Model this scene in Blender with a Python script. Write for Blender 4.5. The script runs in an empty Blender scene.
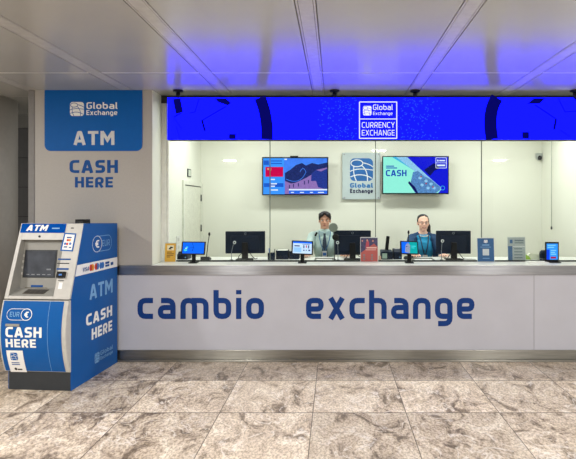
import bpy, bmesh, math, random
from mathutils import Vector, Matrix
random.seed(7)
R = math.radians
SC = bpy.context.scene
COL = SC.collection
F, CX, CY, H = 506.0, 335.0, 205.0, 1.6      # lens in pixels, vanishing point, eye height

# ------------------------------------------------------------------ materials
def lin(c):
    c = c/255.0
    return c/12.92 if c <= .04045 else ((c+.055)/1.055)**2.4
def rgb(c): return (lin(c[0]), lin(c[1]), lin(c[2]), 1)
_M = {}
def mat(name, col, rough=.5, metal=0.0, var=.06, scale=18.0, bump=0.0, stretch=None, spec=.5):
    if name in _M: return _M[name]
    m = bpy.data.materials.new(name); m.use_nodes = True
    nt = m.node_tree; b = nt.nodes['Principled BSDF']
    b.inputs['Roughness'].default_value = rough; b.inputs['Metallic'].default_value = metal
    b.inputs['Specular IOR Level'].default_value = spec
    tc = nt.nodes.new('ShaderNodeTexCoord'); mp = nt.nodes.new('ShaderNodeMapping')
    if stretch: mp.inputs['Scale'].default_value = stretch
    nz = nt.nodes.new('ShaderNodeTexNoise'); nz.inputs['Scale'].default_value = scale; nz.inputs['Detail'].default_value = 4
    cr = nt.nodes.new('ShaderNodeValToRGB')
    c = rgb(col)
    cr.color_ramp.elements[0].color = (c[0]*(1-var), c[1]*(1-var), c[2]*(1-var), 1)
    cr.color_ramp.elements[1].color = (min(1, c[0]*(1+var)), min(1, c[1]*(1+var)), min(1, c[2]*(1+var)), 1)
    cr.color_ramp.elements[0].position = .3; cr.color_ramp.elements[1].position = .7
    L = nt.links.new
    L(tc.outputs['Object'], mp.inputs['Vector']); L(mp.outputs['Vector'], nz.inputs['Vector'])
    L(nz.outputs['Fac'], cr.inputs['Fac']); L(cr.outputs['Color'], b.inputs['Base Color'])
    if bump:
        bp = nt.nodes.new('ShaderNodeBump'); bp.inputs['Strength'].default_value = bump; bp.inputs['Distance'].default_value = .01
        L(nz.outputs['Fac'], bp.inputs['Height']); L(bp.outputs['Normal'], b.inputs['Normal'])
    _M[name] = m
    return m
def brushed(m):
    nt = m.node_tree; b = nt.nodes['Principled BSDF']; t = nt.nodes.new('ShaderNodeTangent'); t.direction_type = 'RADIAL'; t.axis = 'X'
    b.inputs['Anisotropic'].default_value = .92;  nt.links.new(t.outputs[0], b.inputs['Tangent'])
def emit(name, col, strength=1.0, var=.04, scale=30):
    if name in _M: return _M[name]
    m = bpy.data.materials.new(name); m.use_nodes = True
    nt = m.node_tree; nt.nodes.clear()
    o = nt.nodes.new('ShaderNodeOutputMaterial'); e = nt.nodes.new('ShaderNodeEmission')
    tc = nt.nodes.new('ShaderNodeTexCoord'); nz = nt.nodes.new('ShaderNodeTexNoise'); nz.inputs['Scale'].default_value = scale
    cr = nt.nodes.new('ShaderNodeValToRGB'); c = rgb(col)
    cr.color_ramp.elements[0].color = tuple(x*(1-var) for x in c[:3])+(1,)
    cr.color_ramp.elements[1].color = tuple(x*(1+var) for x in c[:3])+(1,)
    e.inputs['Strength'].default_value = strength
    L = nt.links.new
    L(tc.outputs['Object'], nz.inputs['Vector']); L(nz.outputs['Fac'], cr.inputs['Fac'])
    L(cr.outputs['Color'], e.inputs['Color']); L(e.outputs['Emission'], o.inputs['Surface'])
    _M[name] = m
    return m
def glass(name, tint=(.965, .985, .975), ior=1.45, glossy=1.0):
    m = bpy.data.materials.new(name); m.use_nodes = True
    nt = m.node_tree; nt.nodes.clear()
    o = nt.nodes.new('ShaderNodeOutputMaterial'); mx = nt.nodes.new('ShaderNodeMixShader')
    t = nt.nodes.new('ShaderNodeBsdfTransparent'); t.inputs['Color'].default_value = tint+(1,)
    g = nt.nodes.new('ShaderNodeBsdfGlossy'); g.inputs['Roughness'].default_value = .02
    fr = nt.nodes.new('ShaderNodeLayerWeight'); fr.inputs['Blend'].default_value = .5
    pw = nt.nodes.new('ShaderNodeMath'); pw.operation = 'POWER'; pw.inputs[1].default_value = 4
    mu = nt.nodes.new('ShaderNodeMath'); mu.operation = 'MULTIPLY_ADD'; mu.inputs[1].default_value = .4; mu.inputs[2].default_value = .018
    L = nt.links.new
    L(fr.outputs['Facing'], pw.inputs[0]); L(pw.outputs[0], mu.inputs[0]); L(mu.outputs[0], mx.inputs['Fac'])
    L(t.outputs[0], mx.inputs[1]); L(g.outputs[0], mx.inputs[2]); L(mx.outputs[0], o.inputs['Surface'])
    return m

# ------------------------------------------------------------------ objects
def tag(o, label=None, cat=None, group=None, kind=None):
    if label: o['label'] = label
    if cat: o['category'] = cat
    if group: o['group'] = group
    if kind: o['kind'] = kind
    return o
def empty(name, loc, label, cat, group=None, rotz=0):
    o = bpy.data.objects.new(name, None); COL.objects.link(o)
    o.location = loc; o.rotation_euler = (0, 0, rotz); o.empty_display_size = .05
    return tag(o, label, cat, group)

class MB:
    """collects shapes (world coordinates, or local when built with raw=True) for ONE mesh"""
    def __init__(s): s.bm = bmesh.new()
    def _mi(s, fs, mi, smooth=False):
        for f in fs:
            f.material_index = mi; f.smooth = smooth
    def box(s, x0, x1, y0, y1, z0, z1, mi=0):
        v = [s.bm.verts.new(p) for p in ((x0,y0,z0),(x1,y0,z0),(x1,y1,z0),(x0,y1,z0),(x0,y0,z1),(x1,y0,z1),(x1,y1,z1),(x0,y1,z1))]
        s._mi([s.bm.faces.new([v[i] for i in f]) for f in ((0,3,2,1),(4,5,6,7),(0,1,5,4),(1,2,6,5),(2,3,7,6),(3,0,4,7))], mi)
        return s
    def obox(s, c, half, rot, mi=0):
        M = Matrix.Translation(c) @ rot.to_4x4(); hx, hy, hz = half
        v = [s.bm.verts.new(M @ Vector(p)) for p in ((-hx,-hy,-hz),(hx,-hy,-hz),(hx,hy,-hz),(-hx,hy,-hz),(-hx,-hy,hz),(hx,-hy,hz),(hx,hy,hz),(-hx,hy,hz))]
        s._mi([s.bm.faces.new([v[i] for i in f]) for f in ((0,3,2,1),(4,5,6,7),(0,1,5,4),(1,2,6,5),(2,3,7,6),(3,0,4,7))], mi)
        return s
    def prism(s, poly, a0, a1, axis='x', mi=0):
        def P(p, a):
            if axis == 'x': return (a, p[0], p[1])
            if axis == 'y': return (p[0], a, p[1])
            return (p[0], p[1], a)
        A = [s.bm.verts.new(P(p, a0)) for p in poly]; B = [s.bm.verts.new(P(p, a1)) for p in poly]
        n = len(poly); fs = [s.bm.faces.new(A), s.bm.faces.new(B[::-1])]
        for i in range(n): fs.append(s.bm.faces.new((A[i], B[i], B[(i+1)%n], A[(i+1)%n])))
        s._mi(fs, mi); return s
    def tube(s, pts, r, n=10, mi=0, caps=True):
        pts = [Vector(p) for p in pts]; rs = r if isinstance(r, (list, tuple)) else [r]*len(pts)
        rings = []; ref = None
        for i, p in enumerate(pts):
            d = (pts[min(i+1, len(pts)-1)]-pts[max(i-1, 0)]).normalized()
            if ref is None: ref = Vector((1,0,0)) if abs(d.x) < .8 else Vector((0,1,0))
            u = (ref-d*ref.dot(d)).normalized(); w = d.cross(u); ref = u
            rings.append([s.bm.verts.new(p+(u*math.cos(2*math.pi*k/n)+w*math.sin(2*math.pi*k/n))*rs[i]) for k in range(n)])
        fs = []
        for a, b in zip(rings, rings[1:]):
            for k in range(n): fs.append(s.bm.faces.new((a[k], a[(k+1)%n], b[(k+1)%n], b[k])))
        s._mi(fs, mi, True)
        if caps: s._mi([s.bm.faces.new(rings[0][::-1]), s.bm.faces.new(rings[-1])], mi)
        return s
    def lathe(s, c, prof, n=24, axis='z', mi=0):
        def P(r, h, k):
            a = 2*math.pi*k/n; x, y = r*math.cos(a), r*math.sin(a)
            if axis == 'z': return (c[0]+x, c[1]+y, c[2]+h)
            if axis == 'y': return (c[0]+x, c[1]+h, c[2]+y)
            return (c[0]+h, c[1]+x, c[2]+y)
        rings = [[s.bm.verts.new(P(max(r, 1e-5), h, k)) for k in range(n)] for r, h in prof]
        fs = []
        for a, b in zip(rings, rings[1:]):
            for k in range(n): fs.append(s.bm.faces.new((a[k], a[(k+1)%n], b[(k+1)%n], b[k])))
        s._mi(fs, mi, True); s._mi([s.bm.faces.new(rings[0][::-1]), s.bm.faces.new(rings[-1])], mi)
        return s
    def torus(s, c, R0, r, axis='y', n=20, m=8, mi=0):
        vs = []
        for i in range(n):
            a = 2*math.pi*i/n; row = []
            for j in range(m):
                b = 2*math.pi*j/m; q = R0+r*math.cos(b); x, y, h = q*math.cos(a), q*math.sin(a), r*math.sin(b)
                row.append(s.bm.verts.new({'y': (c[0]+x, c[1]+h, c[2]+y), 'z': (c[0]+x, c[1]+y, c[2]+h), 'x': (c[0]+h, c[1]+x, c[2]+y)}[axis]))
            vs.append(row)
        s._mi([s.bm.faces.new((vs[i][j], vs[(i+1)%n][j], vs[(i+1)%n][(j+1)%m], vs[i][(j+1)%m])) for i in range(n) for j in range(m)], mi, True)
        return s
    def ell(s, c, r, rot=None, sub=2, mi=0):
        M = Matrix.Translation(c) @ (rot.to_4x4() if rot else Matrix.Identity(4)) @ Matrix.Diagonal((r[0], r[1], r[2], 1))
        g = bmesh.ops.create_icosphere(s.bm, subdivisions=sub, radius=1, matrix=M)
        s._mi({f for v in g['verts'] for f in v.link_faces}, mi, True)
        return s
    def cap(s, a, b, ra, rb, n=12):
        a, b = Vector(a), Vector(b)
        s.tube([a, b], [ra, rb], n); s.ell(a, (ra,)*3); s.ell(b, (rb,)*3); return s
    def quad(s, pts, mi=0):
        s._mi([s.bm.faces.new([s.bm.verts.new(p) for p in pts])], mi); return s
    def build(s, name, mats, parent=None, bevel=0, origin=None, remesh=0, smooth_it=0, raw=False, loc=None):
        me = bpy.data.meshes.new(name)
        off = Vector((0,0,0))
        if parent is not None and not raw:
            off = parent.matrix_world_loc if hasattr(parent, 'matrix_world_loc') else wloc(parent)
        elif loc is not None: off = Vector(loc)
        bmesh.ops.recalc_face_normals(s.bm, faces=s.bm.faces)
        if off.length: bmesh.ops.translate(s.bm, verts=s.bm.verts, vec=-off)
        s.bm.to_mesh(me); s.bm.free()
        for m in (mats if isinstance(mats, (list, tuple)) else [mats]): me.materials.append(m)
        if remesh:
            t = bpy.data.objects.new('t', me); COL.objects.link(t)
            q = t.modifiers.new('r', 'REMESH'); q.mode = 'VOXEL'; q.voxel_size = remesh; q.use_smooth_shade = True
            if smooth_it:
                q2 = t.modifiers.new('s', 'SMOOTH'); q2.iterations = smooth_it; q2.factor = .5
            dg = bpy.context.evaluated_depsgraph_get()
            me2 = bpy.data.meshes.new_from_object(t.evaluated_get(dg))
            bpy.data.objects.remove(t); me = me2; me.name = name
            if not me.materials: me.materials.append(mats if not isinstance(mats, (list, tuple)) else mats[0])
        o = bpy.data.objects.new(name, me); COL.objects.link(o)
        if parent is not None: o.parent = parent
        elif loc is not None: o.location = loc
        if bevel:
            b = o.modifiers.new('bevel', 'BEVEL'); b.width = bevel; b.segments = 2; b.limit_method = 'ANGLE'
        return o
def wloc(o):
    v = Vector((0,0,0))
    while o is not None:
        v += o.location; o = o.parent
    return v
def struct(name, mb, m, parent=None, bevel=0):
    o = mb.build(name, m, parent, bevel)
    if parent is None: o['kind'] = 'structure'
    return o

# pixel + depth -> world
def at(px, py, Y): return Vector(((px-CX)*Y/F, Y, H-(py-CY)*Y/F))
def X_(px, Y): return (px-CX)*Y/F
def Z_(py, Y): return H-(py-CY)*Y/F

# ------------------------------------------------------------------ stroke lettering
def rounded(pts, r, closed=False):
    if r <= 0: return list(pts)
    n = len(pts); out = []
    for i in range(n):
        if not closed and i in (0, n-1): out.append(pts[i]); continue
        p = Vector(pts[i]); a = Vector(pts[i-1]); b = Vector(pts[(i+1)%n])
        d = min(r, (a-p).length*.5, (b-p).length*.5)
        A = p+(a-p).normalized()*d; B = p+(b-p).normalized()*d
        for k in range(5):
            t = k/4; out.append(tuple(A*(1-t)**2+p*2*t*(1-t)+B*t*t))
    return out
def ribbon(pts, w, closed=False):
    q = []
    for p in pts:
        p = Vector(p[:2])
        if not q or (p-q[-1]).length > 1e-4: q.append(p)
    if closed and (q[0]-q[-1]).length < 1e-4: q.pop()
    n = len(q); L = []; Rr = []
    for i in range(n):
        a = q[i-1] if (i or closed) else None; b = q[(i+1)%n] if (i < n-1 or closed) else None
        d1 = (q[i]-a).normalized() if a is not None else None; d2 = (b-q[i]).normalized() if b is not None else None
        if d1 is None: d1 = d2
        if d2 is None: d2 = d1
        nn = Vector((-d1.y-d2.y, d1.x+d2.x))
        if nn.length < 1e-6: nn = Vector((-d1.y, d1.x))
        nn.normalize(); k = max(.35, nn.dot(Vector((-d1.y, d1.x))))
        L.append(q[i]+nn*(w/2/k)); Rr.append(q[i]-nn*(w/2/k))
    m = n if closed else n-1
    return [[tuple(L[i]), tuple(Rr[i]), tuple(Rr[(i+1)%n]), tuple(L[(i+1)%n])] for i in range(m)]
def glyph(ch, w):
    h = w/2; xh = .73; t = xh-h; T = 1-h; b = h; r0 = .2
    S = []; W = .62
    def s(*p, r=r0, c=False): S.append((list(p), r, c))
    l, rr = h, W-h; mid = xh*.5
    if ch == 'a': s((l+.02,t),(rr,t),(rr,0)); s((rr,b),(l,b),(l,mid+.03),(rr,mid+.03))
    elif ch == 'b': s((l,1),(l,b),(rr,b),(rr,t),(l,t))
    elif ch == 'c': W = .54; rr = W-h; s((W,t),(l,t),(l,b),(W,b))
    elif ch == 'e': s((rr,b),(l,b),(l,t),(rr,t),(rr,mid-.02),(l,mid-.02), r=.16)
    elif ch == 'g': s((rr,b),(l,b),(l,t),(rr,t),(rr,-.25+h),(l+.02,-.25+h))
    elif ch == 'h': s((l,0),(l,1)); s((l,t),(rr,t),(rr,0))
    elif ch == 'i': W = w; s((l,0),(l,xh)); s((l,1-w*.8),(l,1))
    elif ch == 'l': W = w*1.3; s((l,1),(l,b),(W,b), r=.1)
    elif ch == 'm': W = .98; m_ = W/2; rr = W-h; s((l,0),(l,t),(m_,t),(m_,0)); s((m_-.1,t),(rr,t),(rr,0))
    elif ch == 'n': s((l,0),(l,t),(rr,t),(rr,0))
    elif ch == 'o': s((l,b),(rr,b),(rr,t),(l,t), c=True)
    elif ch == 'x': W = .6; s((h,0),(W-h,xh), r=0); s((h,xh),(W-h,0), r=0)
    elif ch == 'A': W = .76; s((h,0),(W*.43,T),(W*.57,T),(W-h,0), r=.02); s((W*.24,.28),(W*.76,.28))
    elif ch == 'C': s((W,T),(l,T),(l,b),(W,b), r=.24)
    elif ch == 'E': W = .56; s((W,T),(l,T),(l,b),(W,b), r=0); s((l,.5),(W-.03,.5))
    elif ch == 'G': W = .66; rr = W-h; s((W-.02,T),(l,T),(l,b),(rr,b),(rr,.48),(W*.55,.48), r=.2)
    elif ch == 'H': W = .68; rr = W-h; s((l,0),(l,1)); s((rr,0),(rr,1)); s((l,.5),(rr,.5))
    elif ch == 'I': W = w; s((l,0),(l,1))
    elif ch == 'M': W = .86; rr = W-h; s((l,0),(l,1)); s((rr,0),(rr,1)); s((l,.97),(W/2,.36),(rr,.97), r=0)
    elif ch == 'N': W = .7; rr = W-h; s((l,0),(l,1)); s((rr,0),(rr,1)); s((l,.95),(rr,.05), r=0)
    elif ch == 'R': W = .64; rr = W-h; s((l,0),(l,T),(rr,T),(rr,.42),(l,.42)); s((W*.5,.42),(W-h*.9,0), r=0)
    elif ch == 'S': s((W-.03,T),(l,T),(l,.5),(rr,.5),(rr,b),(.02,b), r=.16)
    elif ch == 'T': W = .64; s((0,T),(W,T)); s((W/2,0),(W/2,T))
    elif ch == 'U': s((l,1),(l,b),(rr,b),(rr,1), r=.24)
    elif ch == 'V': W = .7; s((h,1),(W/2,h*.6),(W-h,1), r=0)
    elif ch == 'X': W = .68; s((h,0),(W-h,1), r=0); s((h,1),(W-h,0), r=0)
    elif ch == 'Y': W = .66; s((h,1),(W/2,.45),(W-h,1), r=0); s((W/2,0),(W/2,.48))
    elif ch == '€': W = .7; l = .12+h; s((W,T),(l,T),(l,b),(W,b), r=.3); s((0,.6),(W*.75,.6)); s((0,.4),(W*.75,.4))
    else: W = .3
    return W, S
def text(s, x0, yb, x1, yt, w=.17, gap=.14, slant=0):
    """polygons of a word fitted between x0..x1, baseline yb, capital top yt"""
    polys = []; x = 0
    for ch in s:
        W, S = glyph(ch, w)
        for i, (pts, r, c) in enumerate(S):
            for j, q in enumerate(ribbon(rounded(pts, r, c), w, c)): polys.append([(p[0]+x+p[1]*slant, p[1], i*.35+j*.02) for p in q])
        x += W+gap
    x -= gap; k = (x1-x0)/x
    return [[(x0+p[0]*k, yb+p[1]*(yt-yb), p[2]) for p in q] for q in polys]
def rect(x0, y0, x1, y1): return [[(x0,y0),(x1,y0),(x1,y1),(x0,y1)]]
def rrect(x0, y0, x1, y1, r, corners=(1,1,1,1)):
    x0, x1 = min(x0,x1), max(x0,x1); y0, y1 = min(y0,y1), max(y0,y1)
    out = []
    for (cx, cy, a, on) in ((x0+r,y0+r,180,corners[0]),(x1-r,y0+r,270,corners[1]),(x1-r,y1-r,0,corners[2]),(x0+r,y1-r,90,corners[3])):
        if on:
            for k in range(7):
                t = R(a+15*k); out.append((cx+r*math.cos(t), cy+r*math.sin(t)))
        else: out.append((cx+r*math.copysign(1, math.cos(R(a+45))), cy+r*math.copysign(1, math.sin(R(a+45)))))
    return [out]
def ring(x0, y0, x1, y1, r, w):
    q = rrect(x0+w/2, y0+w/2, x1-w/2, y1-w/2, r)[0]
    return ribbon(q, w, True)
def disc(cx, cy, rx, ry=None, n=20):
    ry = ry or rx
    return [[(cx+rx*math.cos(2*math.pi*k/n), cy+ry*math.sin(2*math.pi*k/n)) for k in range(n)]]
def circ(cx, cy, rx, ry, w, n=24):
    return ribbon([(cx+rx*math.cos(2*math.pi*k/n), cy+ry*math.sin(2*math.pi*k/n)) for k in range(n)], w, True)
def bez(a, b, c, w, n=8):
    return ribbon([((1-t)**2*a[0]+2*t*(1-t)*b[0]+t*t*c[0], (1-t)**2*a[1]+2*t*(1-t)*b[1]+t*t*c[1]) for t in [k/n for k in range(n+1)]], w)
def xf(polys, x0, y0, x1, y1):
    return [[(x0+p[0]*(x1-x0), y0+p[1]*(y1-y0))+tuple(p[2:]) for p in q] for q in polys]
def globe(x0, y0, x1, y1):
    """the emblem: rounded square globe crossed by curved lines; y0 = bottom edge"""
    bg = xf(rrect(0, 0, 1, 1, .2), x0, y0, x1, y1)
    w = .04; ln = []
    for i, q in enumerate((circ(.30, .78, .26, .15, w, 20), bez((.0,.42),(.3,.6),(1,.48), w), bez((.17,.66),(.12,.3),(.28,0), w),
                           bez((.5,.68),(.78,.5),(.76,0), w), bez((.56,.8),(.85,.75),(1,.62), w), bez((.02,.18),(.5,.4),(.95,.12), w))):
        ln += [[(p[0], p[1], i*.15) for p in f] for f in q]
    return bg, xf(ln, x0, y0, x1, y1)

class Art:
    """flat print: coloured polygons laid on a surface by mapf(a, b, lift)"""
    def __init__(s, mapf): s.f = mapf; s.items = []; s.k = 0
    def add(s, polys, m, lift=None):
        s.k += 1; L = s.k if lift is None else lift
        for p in polys: s.items.append((p, m, L))
        return s
    def build(s, name, parent=None, raw=False, loc=None, step=.0006, base=.0004):
        bm = bmesh.new(); mats = []
        for p, m, k in s.items:
            if m not in mats: mats.append(m)
            try: f = bm.faces.new([bm.verts.new(s.f(v[0], v[1], base+(k+(v[2] if len(v) > 2 else 0))*step)) for v in p])
            except ValueError: continue
            f.material_index = mats.index(m)
        me = bpy.data.meshes.new(name)
        off = wloc(parent) if (parent is not None and not raw) else (Vector(loc) if loc is not None else Vector((0,0,0)))
        bmesh.ops.translate(bm, verts=bm.verts, vec=-off)
        bm.to_mesh(me); bm.free()
        for m in mats: me.materials.append(m)
        o = bpy.data.objects.new(name, me); COL.objects.link(o)
        if parent is not None: o.parent = parent
        elif loc is not None: o.location = loc
        return o
def facing(Y):
    """surface parallel to the counter at depth Y, addressed in photo coordinates"""
    return lambda a, b, k: Vector((X_(a, Y), Y-k, Z_(b, Y)))

# ------------------------------------------------------------------ palette
WHITE = mat('white_paint', (226,226,222), .45)
INWALL = mat('office_wall', (226,228,216), .6, var=.015, scale=3)
PIER = mat('pier_panel', (172,168,162), .45, var=.03, scale=60, bump=.03)
PANEL = mat('counter_panel', (190,191,200), .35, var=.03, scale=4)
STEEL = mat('brushed_steel', (158,160,164), .38, 1.0, var=.12, scale=60, bump=.015, stretch=(.06,1,1))
STEELD = mat('steel_plinth', (158,156,148), .38, 1.0, var=.12, scale=60, bump=.015, stretch=(.06,1,1))
brushed(STEEL); brushed(STEELD)
GREYTRIM = mat('grey_trim', (128,126,124), .5)
WORKTOP = mat('worktop_white', (228,230,224), .3, var=.03)
BLACK = mat('black_plastic', (6,8,12), .5, spec=.25)
BLACKSH = mat('black_gloss', (12,14,18), .15)
NAVYPL = mat('navy_black_plastic', (9,27,48), .5, spec=.2)
DARKGREY = mat('dark_grey_plastic', (44,48,52), .5)
GASKET = mat('gasket', (40,46,42), .6)
JOINT = mat('silicone_joint', (96,108,100), .6)
BLUE = mat('sign_blue', (0,92,172), .5, var=.03, spec=.2)
ATMBLUE = mat('machine_blue', (0,86,160), .36, var=.04, scale=6, spec=.25)
TEXTBLUE = mat('letter_blue', (6,55,124), .5, spec=.25)
SIGNTXT = mat('pier_letter_blue', (6,74,144), .5, spec=.25)
WHITEINK = mat('white_ink', (240,240,238), .5, var=.02)
PALEINK = mat('pale_blue_ink', (120,170,215), .5)
LIGHTGREY = mat('machine_grey', (150,149,143), .45)
MACHWHITE = mat('machine_white', (190,188,182), .4)
RED = mat('card_red', (205,50,40), .5)
ORANGE = mat('card_orange', (235,150,40), .5)
CARDBLUE = mat('card_blue', (40,110,190), .5)
GOLD = mat('amber_sheet', (214,166,52), .5)

# ------------------------------------------------------------------ SETTING
FRONT = 5.19
CEIL = 2.78; ZT0 = .986
# floor: polished stone tiles
def floor_mat():
    m = bpy.data.materials.new('stone_tiles'); m.use_nodes = True
    nt = m.node_tree; b = nt.nodes['Principled BSDF']; L = nt.links.new; N = nt.nodes.new
    tc = N('ShaderNodeTexCoord'); T = .718
    off = N('ShaderNodeVectorMath'); off.operation = 'ADD'; off.inputs[1].default_value = (.174+T*20, -3.892+T*20, 0)
    L(tc.outputs['Object'], off.inputs[0])
    sc = N('ShaderNodeVectorMath'); sc.operation = 'SCALE'; sc.inputs['Scale'].default_value = 1/T; L(off.outputs[0], sc.inputs[0])
    fl = N('ShaderNodeVectorMath'); fl.operation = 'FLOOR'; L(sc.outputs[0], fl.inputs[0])
    fr = N('ShaderNodeVectorMath'); fr.operation = 'FRACTION'; L(sc.outputs[0], fr.inputs[0])
    wn = N('ShaderNodeTexWhiteNoise'); wn.noise_dimensions = '3D'; L(fl.outputs[0], wn.inputs['Vector'])
    # each tile is cut from another part of the block
    sh = N('ShaderNodeVectorMath'); sh.operation = 'SCALE'; sh.inputs['Scale'].default_value = 37; L(wn.outputs['Color'], sh.inputs[0])
    ps = N('ShaderNodeVectorMath'); ps.operation = 'ADD'; L(tc.outputs['Object'], ps.inputs[0]); L(sh.outputs[0], ps.inputs[1])
    big = N('ShaderNodeTexNoise'); big.inputs['Scale'].default_value = 3.2; big.inputs['Detail'].default_value = 10; big.inputs['Roughness'].default_value = .72; big.inputs['Distortion'].default_value = 1.0
    mp2 = N('ShaderNodeMapping'); mp2.inputs['Rotation'].default_value = (0,0,R(35)); mp2.inputs['Scale'].default_value = (1.5,.9,1)
    L(ps.outputs[0], mp2.inputs['Vector']); L(mp2.outputs[0], big.inputs['Vector'])
    r1 = N('ShaderNodeValToRGB'); e = r1.color_ramp.elements
    e[0].position = .38; e[0].color = rgb((128,112,94)); e[1].position = .66; e[1].color = rgb((252,240,220))
    q = e.new(.47); q.color = rgb((212,194,172)); q = e.new(.55); q.color = rgb((232,216,194))
    L(big.outputs['Fac'], r1.inputs['Fac'])
    fine = N('ShaderNodeTexNoise'); fine.inputs['Scale'].default_value = 42; fine.inputs['Detail'].default_value = 6; fine.inputs['Roughness'].default_value = .7
    L(mp2.outputs[0], fine.inputs['Vector'])
    r3 = N('ShaderNodeValToRGB'); r3.color_ramp.elements[0].position = .4; r3.color_ramp.elements[0].color = (.46,.42,.37,1); r3.color_ramp.elements[1].position = .56; r3.color_ramp.elements[1].color = (1,1,1,1)
    L(fine.outputs['Fac'], r3.inputs['Fac'])
    mu = N('ShaderNodeMix'); mu.data_type = 'RGBA'; mu.blend_type = 'MULTIPLY'; mu.inputs['Factor'].default_value = .85
    L(r1.outputs['Color'], mu.inputs['A']); L(r3.outputs['Color'], mu.inputs['B'])
    # pale veins
    vn = N('ShaderNodeTexNoise'); vn.inputs['Scale'].default_value = 2.3; vn.inputs['Detail'].default_value = 7; vn.inputs['Distortion'].default_value = 1.6
    L(ps.outputs[0], vn.inputs['Vector'])
    ab = N('ShaderNodeMath'); ab.operation = 'SUBTRACT'; ab.inputs[1].default_value = .5; L(vn.outputs['Fac'], ab.inputs[0])
    ab2 = N('ShaderNodeMath'); ab2.operation = 'ABSOLUTE'; L(ab.outputs[0], ab2.inputs[0])
    r2 = N('ShaderNodeValToRGB'); r2.color_ramp.elements[0].color = (1,1,1,1); r2.color_ramp.elements[0].position = 0; r2.color_ramp.elements[1].position = .012; r2.color_ramp.elements[1].color = (0,0,0,1)
    L(ab2.outputs[0], r2.inputs['Fac'])
    vm = N('ShaderNodeMix'); vm.data_type = 'RGBA'; vm.inputs['B'].default_value = rgb((244,236,226))
    vf = N('ShaderNodeMath'); vf.operation = 'MULTIPLY'; vf.inputs[1].default_value = .7; L(r2.outputs['Color'], vf.inputs[0])
    L(vf.outputs[0], vm.inputs['Factor']); L(mu.outputs['Result'], vm.inputs['A'])
    # tile to tile tone
    tn = N('ShaderNodeMapRange'); tn.inputs['To Min'].default_value = .82; tn.inputs['To Max'].default_value = 1.12; L(wn.outputs['Value'], tn.inputs['Value'])
    hs = N('ShaderNodeHueSaturation'); L(tn.outputs[0], hs.inputs['Value']); L(vm.outputs['Result'], hs.inputs['Color'])
    # joints
    sx = N('ShaderNodeSeparateXYZ'); L(fr.outputs[0], sx.inputs[0])
    js = []
    for ax, g in (('X', .009), ('Y', .015)):
        a = N('ShaderNodeMath'); a.operation = 'LESS_THAN'; a.inputs[1].default_value = g; L(sx.outputs[ax], a.inputs[0]); js.append(a)
    mxx = N('ShaderNodeMath'); mxx.operation = 'MAXIMUM'; L(js[0].outputs[0], mxx.inputs[0]); L(js[1].outputs[0], mxx.inputs[1])
    jm = N('ShaderNodeMix'); jm.data_type = 'RGBA'; jm.inputs['B'].default_value = rgb((70,58,50))
    jf = N('ShaderNodeMath'); jf.operation = 'MULTIPLY'; jf.inputs[1].default_value = .85; L(mxx.outputs[0], jf.inputs[0])
    L(jf.outputs[0], jm.inputs['Factor']); L(hs.outputs['Color'], jm.inputs['A'])
    L(jm.outputs['Result'], b.inputs['Base Color'])
    rr = N('ShaderNodeMapRange'); rr.inputs['To Min'].default_value = .22; rr.inputs['To Max'].default_value = .42; L(fine.outputs['Fac'], rr.inputs['Value'])
    L(rr.outputs[0], b.inputs['Roughness'])
    b.inputs['Specular IOR Level'].default_value = .4
    return m
struct('floor', MB().box(-7, 5, -5, 8, -.1, 0), floor_mat())

# ceiling: metal panels with narrow linear strips between
CEILM = mat('ceiling_metal', (172,171,166), .22, .0, var=.03, scale=2, spec=.8)
CEILG = mat('ceiling_groove', (112,110,108), .6)
CEILS = mat('ceiling_strip', (184,182,178), .25, .0, spec=.7); CEILB = mat('ceiling_seam', (204,202,198), .5)
cm = MB(); g = .007
strips = [-4.11, -3.126, -2.142, -1.157, -.173, .811, 1.795, 2.78, 3.76]
seams = [-5, -.34, 2.09, 4.52, 5.5]
for y in seams[1:4]: cm.box(-7, 5, y-.012, y+.012, CEIL+.0005, CEIL+.012, 3)
cm.box(-7, 5, -5, 5.5, CEIL+.012, CEIL+.08, 1); cm.box(-7, -3.14, 5.5, 6.8, CEIL, CEIL+.08, 0)
xs = [-7]
for x in strips: xs += [x-.062, x+.062]
xs.append(5)
for a, b in zip(xs[0::2], xs[1::2]):
    for y0, y1 in zip(seams, seams[1:]): cm.box(a+g/2, b-g/2, y0+.014, y1-.014, CEIL, CEIL+.012, 0)
for x in strips:
    for a, b in ((-.058,-.046), (-.043,.043), (.046,.058)): cm.box(x+a, x+b, -5, 5.5, CEIL, CEIL+.012, 2)
struct('ceiling', cm, [CEILM, CEILG, CEILS, CEILB])
struct('ceiling_office', MB().box(-1.9, 2.95, 5.53, 7.12, CEIL, CEIL+.08), WHITE)

# pier carrying the cash-machine sign, its edge trim, and walls
PX0, PX1 = X_(35, 5.2), X_(152, 5.2)
struct('wall_front', MB().box(PX0, PX1, 5.2, 5.56, 0, CEIL), PIER)
struct('trim_1', MB().box(X_(28, 5.2), PX0, 5.195, 5.5, 0, CEIL-.0), GREYTRIM, bevel=.012)
struct('wall_light_block', MB().box(-7, 5, -5.1, -5, 0, CEIL), mat('light_block_dark', (104,100,96), .7))  # unseen dark wall added to block ambient light and dim the glass reflections
struct('wall_left', MB().box(-1.99, PX1, 5.56, 7.12, 0, CEIL), INWALL)
struct('wall_back', MB().box(-1.99, 3.0, 7.1, 7.2, 0, CEIL), INWALL)
struct('wall_right', MB().box(2.9, 3.0, 5.2, 7.1, 0, CEIL), INWALL)
FARM = mat('far_wall_tile', (112,111,110), .5, var=.05)
FARJ = mat('far_wall_joint', (60,60,60), .6)
fw = MB(); fw.box(-6.5, PX0, 6.62, 6.8, 0, CEIL, 1)
z = 2.6
while z > 0:
    fw.box(-6.5, PX0, 6.6, 6.62, max(0, z-.378), z, 0); z -= .385
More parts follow.
